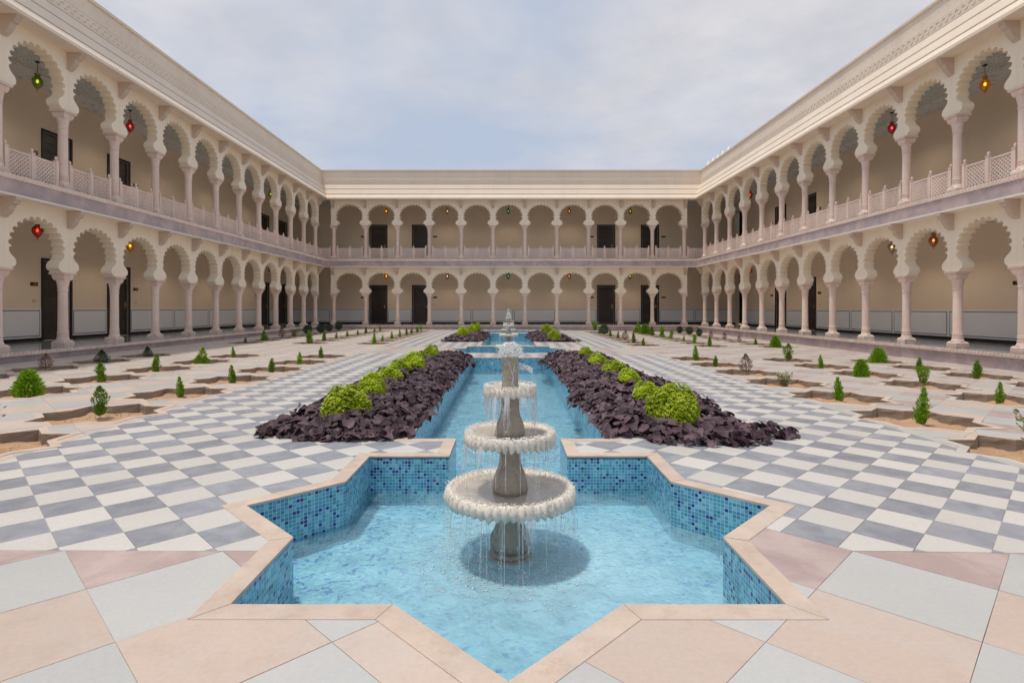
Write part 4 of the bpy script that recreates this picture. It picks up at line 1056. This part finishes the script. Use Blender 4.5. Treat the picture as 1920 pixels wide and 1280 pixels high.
KIND['dry'] = ('brown withered shrub', 'shrub', [conifer('c', 1, .34, 700, 'dry', lobes=((0,0,.2,.8,1),), stem=.15, ln=.07, wd=.03, spread=1.2)])
KIND['olive'] = ('sparse olive green shrub', 'shrub', [conifer('c', 1, .55, 900, 'olive', lobes=((0,0,.05,.9,1),(.2,0,.1,.7,.7)), stem=.15, ln=.10, wd=.04, spread=1.2, shape='vee')])
KIND['ball'] = ('rounded dark blue-green shrub', 'shrub', [conifer('c', 1, .46, 2000, 'ball', lobes=((0,0,.18,.82,1),), stem=.15, ln=.08, wd=.035, spread=1.0, shape='ball')])
KIND['dark'] = ('dusky dark green bush', 'bush', [conifer('c', 1, .46, 1800, 'ball', lobes=((0,0,.02,.98,1),), stem=.1, ln=.09, wd=.03, spread=.9, shape='spindle')])
KIND['vee'] = ('light green fan shaped sapling', 'sapling', [conifer('c', 1, .36, 1000, 'bright', lobes=((0,0,.25,.75,1),), stem=.2, ln=.09, wd=.035, spread=.9, shape='vee')])
PL = {}
def setp(side, ci, bi, rows):
    for ri, k, h in rows: PL[side, ci, bi, ri] = (k, h)
setp('left', 0, 0, [(0, 'olive', .5), (1, 'stemmed', .49), (2, 'columnar', .38), (3, 'columnar', .41), (4, 'columnar', .40), (5, 'columnar', .38), (6, 'columnar', .43)])
setp('left', 1, 0, [(2, 'cone', .47), (3, 'double', .46), (4, 'columnar', .48), (5, 'bushy', .48), (6, 'columnar', .37)])
setp('left', 2, 0, [(4, 'dry', .46), (5, 'dark', .42), (6, 'dark', .38)])
setp('right', 0, 0, [(0, 'olive', .60), (1, 'columnar', .55), (2, 'columnar', .43), (3, 'olive', .36), (4, 'dry', .56), (5, 'columnar', .36), (6, 'columnar', .50)])
setp('right', 1, 0, [(2, 'columnar', .40), (3, 'vee', .46), (4, 'cone', .41), (5, 'columnar', .39), (6, 'stemmed', .60)])
setp('right', 2, 0, [(4, 'columnar', .50), (5, 'columnar', .42), (6, 'cone', .50)])
setp('left', 0, 1, [(0, 'columnar', .52), (1, 'columnar', .38), (2, 'columnar', .44), (3, 'columnar', .46), (4, 'columnar', .45), (5, 'columnar', .44), (6, 'columnar', .48), (7, 'vee', .42)])
setp('left', 1, 1, [(0, 'columnar', .68), (1, 'columnar', .46), (2, 'columnar', .40), (3, 'columnar', .42), (4, 'columnar', .36), (5, 'columnar', .46), (6, 'columnar', .34), (7, 'columnar', .42)])
setp('left', 2, 1, [(0, 'columnar', .36), (1, 'bushy', .56), (2, 'dry', .62), (3, 'olive', .50), (4, 'ball', .60), (5, 'ball', .64), (6, 'ball', .62), (7, 'ball', .66)])
setp('right', 0, 1, [(0, 'columnar', .42), (1, 'columnar', .52), (2, 'dry', .58), (3, 'columnar', .46), (4, 'columnar', .46), (5, 'ball', .70), (6, 'columnar', .5), (7, 'vee', .72)])
setp('right', 1, 1, [(0, 'columnar', .50), (1, 'double', .48), (2, 'columnar', .36), (3, 'double', .56), (4, 'double', .68), (5, 'columnar', .62), (6, 'cone', .68), (7, 'bushy', .74)])
setp('right', 2, 1, [(0, 'cone', .52), (1, 'columnar', .38), (2, 'dry', .40), (3, 'dry', .46), (4, 'dry', .48), (5, 'ball', .52), (6, 'ball', .60), (7, 'ball', .58)])
wmul = {'cone': 1.0, 'columnar': 1.0}
for p in pits:
    k = PL.get(p[:4])
    if not k: continue
    kd, cat, var = KIND[k[0]]; v = var[int(rnd() * len(var)) % len(var)]; h = k[1]
    r = empty('young_plant', (p[4] + ru(-.05, .05), p[5] + ru(-.05, .05), gz(p[4]) - 0.09), (0, 0, ru(0, 6.28))); h *= .82; r.scale = (h * ru(.85, 1.12), h * ru(.85, 1.12), h * ru(.95, 1.05)); r.rotation_euler[0] = ru(-.07, .07); r.rotation_euler[1] = ru(-.07, .07)
    thing(r, f'{kd} in pit {place_phrase(p)}', cat, 'young plants in the star pits')
    obj('stem', v[0], r); obj('foliage', v[1], r)
# straggling grass in the nearest left pits
def grass(cx, cy_, n, rad, hh, label):
    mb = MB()
    for i in range(n):
        a = ru(0, 6.28); q = rad * math.sqrt(rnd()); p = Vector((cx + q * math.cos(a), cy_ + q * math.sin(a), gz(cx) - .13))
        d = Vector((ru(-.5, .5), ru(-.5, .5), 1)).normalized(); l = hh * ru(.4, 1.2); s = Vector((ru(-1, 1), ru(-1, 1), 0)).normalized() * .004
        m1 = p + d * l * .6; e = m1 + (d + Vector((ru(-.6, .6), ru(-.6, .6), -.5))) * l * .5
        mb.raw([p - s, p + s, m1 + s, e, m1 - s], [(0, 1, 2, 4), (4, 2, 3)], rnd())
    o = obj('grass_tuft', mb.mesh('grass_tuft', M['grass'])); o['kind'] = 'stuff'; o['label'] = label
grass(-4.55, 4.80, 60, .12, .20, 'bright grass tuft in the nearest left pit'); grass(-4.35, 4.85, 50, .2, .10, 'low weeds in the nearest left pit')
for (sn_, ci_, bi_, ri_, X_, Y_) in pits:
    if bi_ == 0 and Y_ < 13 and rnd() < .75: grass(X_ + ru(-.3, .3), Y_ + ru(-.25, .3), 22, .14, .05, 'weeds in the ' + place_phrase((sn_, ci_, bi_, ri_)).replace('beside', 'pit beside').replace('in middle', 'pit in the middle'))
grass(-5.0, 6.9, 60, .2, .07, 'weeds at the back of the second left pit'); grass(-4.6, 6.2, 50, .25, .05, 'dry weeds in the second left pit'); grass(-4.9, 8.1, 40, .25, .05, 'weeds in the third left pit')

# ------------------------------------------------------------------ purple beds and lime mounds
def leaf_pts(s, fold=0.25, curl=0.2):
    # heart shaped leaf, base at origin, tip +Y
    out = [(0, 0, 0), (.30, -.12, 1), (.50, .10, 1), (.46, .42, 1), (.22, .78, 1), (0, 1.05, 0), (-.22, .78, 1), (-.46, .42, 1), (-.50, .10, 1), (-.30, -.12, 1)]
    v = [Vector((x * s, y * s, (abs(x) * fold - curl * y * y) * s)) for x, y, _ in out] + [Vector((0, .45 * s, -curl * .2 * s))]
    f = [(10, i, (i + 1) % 10) for i in range(10)]
    return v, f
def bed_h(b, x, y_):
    cx = (b[0] + b[1]) / 2; hw = (b[1] - b[0]) / 2
    u = min(1, abs(x - cx) / (hw + .12)); v = min((y_ - b[2] + .25) / .5, (b[3] + .25 - y_) / .5, 1)
    return 0.17 * math.sqrt(max(0, 1 - u ** 4)) * math.sqrt(max(0.03, min(1, v))) * (1 + .13 * math.sin(x * 9) * math.sin(y_ * 6.3 + x * 4))
LEAFM = []
for k in range(4):
    v, f = leaf_pts(1.0, ru(.15, .7), ru(.2, .7)); mb = MB(); mb.raw(v, f, ru(.1, .9)); LEAFM.append(mb.mesh('leaf', M['purple'], True))
def make_bed(b, n, label, extra=(), individ=0, lsize=.082):
    root = empty('foliage_bed', ((b[0]+b[1])/2, (b[2]+b[3])/2, 0)); thing(root, label, 'flower bed'); rx, ry = root.location.x, root.location.y
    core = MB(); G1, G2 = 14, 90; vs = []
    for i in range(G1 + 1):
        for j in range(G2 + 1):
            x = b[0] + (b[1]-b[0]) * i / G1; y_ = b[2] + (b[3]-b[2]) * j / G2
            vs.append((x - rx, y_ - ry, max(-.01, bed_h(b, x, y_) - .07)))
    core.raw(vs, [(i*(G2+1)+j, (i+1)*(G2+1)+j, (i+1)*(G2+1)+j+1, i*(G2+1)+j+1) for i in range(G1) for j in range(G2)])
    obj('bed_core', core.mesh('bed_core', M['darkcore'], True), root)  # dark filler mound under the leaves, hides the ground in the gaps
    # peach kerb round the bed
    kb = [(b[0]-bedrim, b[0], b[2]-bedrim, b[3]+bedrim), (b[1], b[1]+bedrim, b[2]-bedrim, b[3]+bedrim), (b[0]+.001, b[1]-.001, b[2]-bedrim, b[2]), (b[0]+.001, b[1]-.001, b[3], b[3]+bedrim)]
    inner = 0 if b[0] > 0 else 1
    for i, k in enumerate(kb):
        if i == inner: continue
        mb = MB(); x0, x1 = k[0], k[1]
        if i >= 2 or True:
            x0 = max(x0, CH + CW + .002) if b[0] > 0 else x0; x1 = x1 if b[0] > 0 else min(x1, -CH - CW - .002)
        mb.box(x0 - rx, x1 - rx, k[2] - ry, k[3] - ry, -.02, .003); obj('kerb_stone', mb.mesh('kerb_stone', M['coping']), root)
    L_ = []
    hw = (b[1]-b[0])/2
    for i in range(n):
        y_ = b[2] - .12 + (b[3]-b[2]+.24) * rnd(); x = (b[0]+b[1])/2 + ru(-1, 1) * (hw + .13)
        z = bed_h(b, x, y_)
        L_.append((x, y_, z - rnd() ** 1.3 * .09 + (.035 if rnd() < .10 else 0), 0))
    for (ex, ey, rx_, ry_, m, zz) in extra:
        for i in range(m):
            a = ru(0, 6.283); q = math.sqrt(rnd())
            L_.append((ex + q * rx_ * math.cos(a), ey + q * ry_ * math.sin(a), gz(ex) + .02 + zz * (1 - q) * ru(.4, 1), 1))
    L_.sort(key=lambda t: t[1])
    mb = MB(); cnt = 0
    for (x, y_, z, ex) in L_:
        cx = (b[0]+b[1])/2
        ox = (x - cx) / hw; oy = -1 if y_ < b[2] + .2 else (1 if y_ > b[3] - .2 else 0)
        nrm = Vector((ox * ru(.1, .8) + ru(-.42, .42), oy * ru(.1, .7) + ru(-.6, .3), 1)).normalized()
        q = nrm.to_track_quat('Z', 'Y').to_matrix() @ Matrix.Rotation(ru(0, 6.283), 3, 'Z')
        s = lsize * ru(.6, 1.45)
        z = max(z, .025)
        if cnt < individ and y_ < b[2] + 1.3 and (z > .12 or rnd() < .6):
            cnt += 1
            o = obj('leaf', random.choice(LEAFM), root); o.matrix_local = Matrix.Translation((x - rx, y_ - ry, z + .012)) @ q.to_4x4() @ Matrix.Scale(s, 4)
            continue
        v, f = leaf_pts(s, ru(.1, .5), ru(.15, .55)); c = Vector((x - rx, y_ - ry, z))
        mb.raw([c + q @ p for p in v], f, 1.6 if rnd() < .02 else ru(0, 1) ** 1.3)
    o = obj('purple_foliage', mb.mesh('purple_foliage', M['purple'], True), root); o['kind'] = 'stuff'
make_bed(BEDS[0], 6200, 'long bed of dark purple heart shaped leaves left of the near channel', [(-2.35, 5.75, .22, .3, 110, .10), (-1.05, 12.4, .3, .5, 120, .14), (-1.6, 5.35, .55, .14, 140, .12)], 150)
make_bed(BEDS[1], 6200, 'long bed of dark purple heart shaped leaves right of the near channel', [(2.55, 5.55, .35, .2, 130, .10), (1.9, 5.22, .55, .2, 190, .12), (2.45, 7.6, .3, .9, 160, .10), (2.5, 9.3, .25, .7, 120, .1), (.95, 7.4, .14, .35, 60, .06), (.93, 12.5, .25, .9, 180, .15)], 150)
make_bed(BEDS[2], 2600, 'far left patch of purple foliage beside the far channel', [(-1.0, 24, .25, 1.6, 200, .15)])
make_bed(BEDS[3], 2600, 'far right patch of purple foliage beside the far channel', [(1.0, 24, .25, 1.6, 200, .15), (2.6, 21.2, .2, .3, 40, .1)])

def mound_mesh(n):
    f = MB(); c = MB()
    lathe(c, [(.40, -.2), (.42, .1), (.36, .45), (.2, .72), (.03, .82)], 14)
    for i in range(n):
        a = ru(0, 6.283); t = math.acos(rnd()) if rnd() < .8 else math.pi / 2 * ru(.8, 1.25)
        lump = 1 + .10 * math.sin(a * 3 + 1) * math.sin(t * 4) + ru(-.1, .04)
        nr = Vector((math.sin(t) * math.cos(a), math.sin(t) * math.sin(a), math.cos(t)))
        p = Vector((nr.x * .5, nr.y * .5, max(0, nr.z) ** .8 * .93)) * lump
        if p.z < -.1: continue
        # rosette of 4 small rounded leaves
        ax = (nr + Vector((ru(-.4, .4), ru(-.4, .4), ru(-.1, .6)))).normalized(); q = ax.to_track_quat('Z', 'Y').to_matrix()
        tn = rnd()
        for k in range(4):
            b_ = k * 1.571 + ru(-.3, .3); d = q @ Vector((math.cos(b_), math.sin(b_), .55)); s = q @ Vector((-math.sin(b_), math.cos(b_), 0)) * .017; l = .046 * ru(.7, 1.2)
            f.raw([p, p + d * l * .5 + s, p + d * l, p + d * l * .5 - s], [(0, 1, 2, 3)], min(1, max(0, tn + ru(-.25, .25))))
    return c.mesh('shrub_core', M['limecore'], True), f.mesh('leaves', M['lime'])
MM = [mound_mesh(2800), mound_mesh(2800)]
mounds = [('left', 'near', [(596,699,727,782), (666,729,702,748), (700,760,689,718), (723,775,675,700), (748,803,662,694), (790,828,648,672)]),
          ('right', 'near', [(1206,1321,725,790), (1178,1246,718,752), (1152,1205,694,724), (1122,1180,677,702), (1098,1140,664,686), (1080,1116,652,670)]),
          ('left', 'far', [(855,880,613,629), (876,896,608,623), (888,903,606,618)]), ('right', 'far', [(1024,1055,619,632), (1012,1038,609,622)])]
for side, nf, ms in mounds:
    for i, (x0, x1, yt, yb) in enumerate(ms):
        Y = (1.13 if nf == 'near' else 1.08) * F / (yb - VY) + 0.20; X = ((x0 + x1) / 2 - VX) * Y / F; wd = (x1 - x0) * Y / F * .88
        lo = .95 if False else 1
        bd = BEDS[0] if side == 'left' else BEDS[1]
        if nf == 'far': bd = BEDS[2] if side == 'left' else BEDS[3]
        Y = min(max(Y, bd[2] + .2), bd[3] - .1)
        X = ((x0 + x1) / 2 - VX) * Y / F
        ztop = CAMZ - (yt - VY) * Y / F; zb = 0.06
        r = empty('lime_shrub', (X, Y, zb), (0, 0, ru(0, 6.28))); r.scale = (wd / 1.06, wd / 1.06, max(.2, (ztop - zb) * 1.08) / .98)
        thing(r, f'lime green mounded shrub, {["first", "second", "third", "fourth", "fifth", "sixth"][i]} from the camera in the {nf} {side} purple bed', 'shrub', 'lime green shrubs in the purple beds')
        m = MM[i % 2]; obj('shrub_core', m[0], r); obj('leaves', m[1], r)

# ------------------------------------------------------------------ fountains
def ruffle(n, amp, z0, z1):
    def fn(r, z, a):
        return r, z
    return fn
def basin_mesh(R_, zr, lip, col_r, under, n):
    mb = MB(); seg = n * 4
    prof = [(col_r, under), (col_r * 1.6, under + .01), (R_ * .62, zr - lip * .95), (R_ * .86, zr - lip * 1.02), (R_ * .955, zr - lip * 1.05), (R_ * 1.0, zr - lip * .75), (R_ * 1.01, zr - lip * .4), (R_ * .985, zr - lip * .1), (R_ * .94, zr), (R_ * .885, zr - lip * .12), (R_ * .82, zr - lip * .35), (R_ * .5, zr - lip * .55), (col_r, zr - lip * .6)]
    rt = [random.uniform(.6, 1.3) for _ in range(n)]
    def fn(r, z, a):
        q = max(0, (r / R_ - .8) / .2); i = int(a / (2*math.pi) * n) % n
        c = abs(math.sin(a * n / 2 + z * 6)) ** .7
        k = q * (c - .6) * rt[i]
        return r * (1 + .075 * k), z - q * .034 * (c - .3) * rt[i] * (1 if z < zr - lip * .3 else .3)
    lathe(mb, prof, seg, fn, cap=False)
    return mb.mesh('basin', M['stonelip'], True)
def fountain_meshes():
    W0 = FZ
    base = MB(); 
    def rib(n, amp):
        return lambda r, z, a: (r * (1 + amp * abs(math.sin(a * n))), z)
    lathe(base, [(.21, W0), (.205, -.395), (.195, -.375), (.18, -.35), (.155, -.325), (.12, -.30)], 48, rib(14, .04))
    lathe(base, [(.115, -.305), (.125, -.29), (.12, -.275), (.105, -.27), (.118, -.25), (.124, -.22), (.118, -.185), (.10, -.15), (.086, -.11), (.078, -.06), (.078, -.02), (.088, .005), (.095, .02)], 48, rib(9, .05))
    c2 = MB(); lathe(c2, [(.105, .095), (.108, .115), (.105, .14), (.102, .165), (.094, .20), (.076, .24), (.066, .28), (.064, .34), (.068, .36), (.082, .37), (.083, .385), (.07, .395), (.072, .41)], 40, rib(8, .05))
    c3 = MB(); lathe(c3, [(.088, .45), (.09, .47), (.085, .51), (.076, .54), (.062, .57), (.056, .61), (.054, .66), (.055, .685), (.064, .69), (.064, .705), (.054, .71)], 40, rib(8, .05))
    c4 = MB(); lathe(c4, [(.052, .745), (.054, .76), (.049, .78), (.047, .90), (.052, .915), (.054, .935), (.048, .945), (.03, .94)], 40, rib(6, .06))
    B = [basin_mesh(.405, .135, .078, .08, .015, 52), basin_mesh(.283, .485, .066, .06, .395, 42), basin_mesh(.163, .768, .052, .045, .70, 30)]
    fl = []
    for R_, zr, lip in ((.405, .135, .075), (.283, .485, .062), (.163, .768, .05)):
        mb = MB(); lathe(mb, [(R_ * .87, zr - lip * .28), (.02, zr - lip * .27)], 40, cap=False); fl.append(mb.mesh('basin_water', M['film']))
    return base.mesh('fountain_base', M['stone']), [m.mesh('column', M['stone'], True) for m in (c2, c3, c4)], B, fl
FM = fountain_meshes()
def fountain_water(cx, cy_, hi, dens):
    st = MB(); dr = MB(); fo = MB()
    ico = [Vector(v) for v in ((0,0,1),(.9,0,0),(0,.9,0),(-.9,0,0),(0,-.9,0),(0,0,-1))]; icf = [(0,1,2),(0,2,3),(0,3,4),(0,4,1),(5,2,1),(5,3,2),(5,4,3),(5,1,4)]
    def drop(p, s, sz=1.0, mb=dr): mb.raw([p + Vector((v.x * s, v.y * s, v.z * s * sz)) for v in ico], icf)
    for R_, zr, zl, n in ((.405, .06, WZ, int(75 * dens)), (.283, .425, .13, int(70 * dens)), (.163, .72, .48, int(60 * dens))):
        for i in range(n):
            a = ru(0, 6.283); r0 = R_ * ru(.95, 1.02); v = ru(.02, .12); T = zr - zl; broken = ru(.35, 1.0)
            ln = T * (broken if rnd() < .7 else 1); k = max(3, int(ln / .03)); wd = ru(.001, .0032); pts = []
            for j in range(k + 1):
                t = math.sqrt(2 * (ln * j / k) / 9.8); rr = r0 + v * t + (.01 * math.sin(j * 1.3 + i)) * .3
                pts.append(Vector((rr * math.cos(a), rr * math.sin(a), zr - ln * j / k)))
            tn = Vector((-math.sin(a), math.cos(a), 0))
            for j in range(k):
                w0 = wd * (1 - .5 * j / k) * ru(.5, 1.4); p, q = pts[j], pts[j+1]; ra = Vector((math.cos(a), math.sin(a), 0))
                st.raw([p - tn*w0, p + tn*w0, q + tn*w0, q - tn*w0, p + ra*w0, q + ra*w0], [(0,1,2,3), (0,4,5,3), (4,1,2,5)])
            for j in range(int(4 * dens)):
                t = rnd(); p = pts[int(t * k)] + Vector((ru(-.012, .012), ru(-.012, .012), ru(-.02, .02))); drop(p, ru(.0015, .0042), ru(1, 2.2))
    for R_, zr, n in ((.405, .135, 1300), (.283, .485, 1100), (.163, .768, 800)):      # froth over the rims
        for i in range(int(n * dens)):
            a = ru(0, 6.283); t = rnd(); q = 1.0 - .12 * (1 - t) if rnd() < .6 else ru(.96, 1.03)
            drop(Vector((R_ * q * math.cos(a), R_ * q * math.sin(a), zr + .004 - max(0, q - .94) * .9 * R_ * rnd() * 2)), ru(.0015, .0055), ru(.5, 1.4), fo)
        for b_ in range(int(7 * dens)):               # bunched falling sheets
            a0 = ru(0, 6.283); ln = ru(.10, .26)
            for i in range(9):
                a = a0 + ru(-.09, .09); p = Vector((R_ * 1.01 * math.cos(a), R_ * 1.01 * math.sin(a), zr - .05)); l = ln * ru(.5, 1.1); tn = Vector((-math.sin(a), math.cos(a), 0)) * ru(.002, .006); o_ = Vector((math.cos(a), math.sin(a), 0)) * .03
                st.raw([p - tn, p + tn, p + tn * .6 + o_ * .6 - Vector((0, 0, l * .5)), p - tn * .6 + o_ * .6 - Vector((0, 0, l * .5)), p + o_ - Vector((0, 0, l))], [(0, 1, 2, 3), (3, 2, 4)])
    # stray drops round the fountain and splashes on the pool
    for i in range(int(800 * dens)):
        a = ru(0, 6.283); r = ru(.1, .55); drop(Vector((r * math.cos(a), r * math.sin(a), ru(WZ, .5) * (1 if r < .45 else .6))), ru(.001, .0028))
    for i in range(int(1000 * dens)):
        a = ru(0, 6.283); r = random.gauss(.40, .13); drop(Vector((r * math.cos(a), r * math.sin(a), WZ + .002)), ru(.003, .013), .22, fo)
        if rnd() < .4: drop(Vector((r * math.cos(a), r * math.sin(a), WZ + ru(.01, .05))), ru(.0015, .004), 1.6)
    # streams down the columns
    for z0, z1, rr in ((.38, .14, .085), (.69, .49, .07), (.93, .77, .052), (.0, WZ, .10)):
        for i in range(int(9 * dens)):
            a = ru(0, 6.283); k = 7
            for j in range(k):
                zz = z0 + (z1 - z0) * j / k; zz2 = z0 + (z1 - z0) * (j + 1) / k; r_ = rr * (1 + .25 * (j / k)); p = Vector((r_ * math.cos(a), r_ * math.sin(a), zz)); a += ru(-.18, .18)
                q = Vector((r_ * 1.03 * math.cos(a), r_ * 1.03 * math.sin(a), zz2)); tn = Vector((-math.sin(a), math.cos(a), 0)) * ru(.0015, .004)
                st.raw([p - tn, p + tn, q + tn, q - tn], [(0,1,2,3)])
    # bubbling crown
    for i in range(int(900 * dens)):
        a = ru(0, 6.283); z = rnd(); r = .015 + (.055 * math.sin(math.pi * min(1, z * .9 + .1)) + .01) * math.sqrt(rnd()); drop(Vector((r * math.cos(a), r * math.sin(a), .935 + z * hi)), ru(.0018, .0065), ru(.7, 1.8), fo)
    for i in range(int(150 * dens)):
        a = ru(0, 6.283); t = rnd(); r = .05 + .12 * t; drop(Vector((r * math.cos(a), r * math.sin(a), .94 + hi * .8 - .3 * t * t)), ru(.0015, .004), 1.3)
    for i in range(int(260 * dens)):                     # spurt to the right of the column
        t = rnd(); drop(Vector((.05 + .09 * t, ru(-.02, .02), .89 - .03 * t + ru(-.02, .02))), ru(.0015, .0048), 1, fo)
    res = []
    for mb, mk, nm in ((st, 'strand', 'water_strands'), (dr, 'drop', 'water_drops'), (fo, 'foam', 'foam')): res.append((nm, mb.mesh(nm, M[mk], True)))
    return res
for (cy_, nm, hi, dens) in ((S1Y, 'nearest three-tiered stone fountain, standing in the foreground star pool', .10, 1.0), (S2Y, 'three-tiered stone fountain in the middle star pool', .2, .8), (S3Y, 'farthest three-tiered stone fountain before the back arcade', .32, .8)):
    r = empty('fountain', (0.012, cy_, 0)); thing(r, nm, 'fountain', 'tiered stone fountains')
    b = obj('fountain_base', FM[0], r)
    for m in FM[1]: obj('fountain_column', m, r)
    for m, f in zip(FM[2], FM[3]):
        bb = obj('basin', m, r); obj('basin_water', f, bb)
    lab = nm.split(',')[0]
    for n_, m_ in fountain_water(0, 0, hi, dens):
        o = obj(n_, m_, None, (0.012, cy_, 0)); o['kind'] = 'stuff'; o['label'] = {'water_strands': 'thin strands of water falling from the ', 'water_drops': 'drops flying off the ', 'foam': 'foaming water and splashes of the '}[n_] + lab

# loose pebbles on the soil rims (small clutter)
mb = MB()
for i in range(1500):
    p = random.choice([q for q in pits if q[5] < 12]); a = ru(0, 6.28); r = PIT_A * math.sqrt(rnd()) * .95; s = ru(.003, .012)
    c = Vector((p[4] + r * math.cos(a), p[5] + r * math.sin(a), gz(p[4]) - .093))
    vs = [c + Vector((ru(.7, 1.2) * s * x, ru(.7, 1.2) * s * y_, ru(.5, .9) * s * z)) for x, y_, z in ((0,0,1),(1,0,0),(0,1,0),(-1,0,0),(0,-1,0),(0,0,-1))]
    mb.raw(vs, [(0,1,2),(0,2,3),(0,3,4),(0,4,1),(5,2,1),(5,3,2),(5,4,3),(5,1,4)])
o = obj('pebbles', mb.mesh('pebbles', M['pebble'])); o['kind'] = 'stuff'; o['label'] = 'loose pebbles on the soil of the nearer pits'
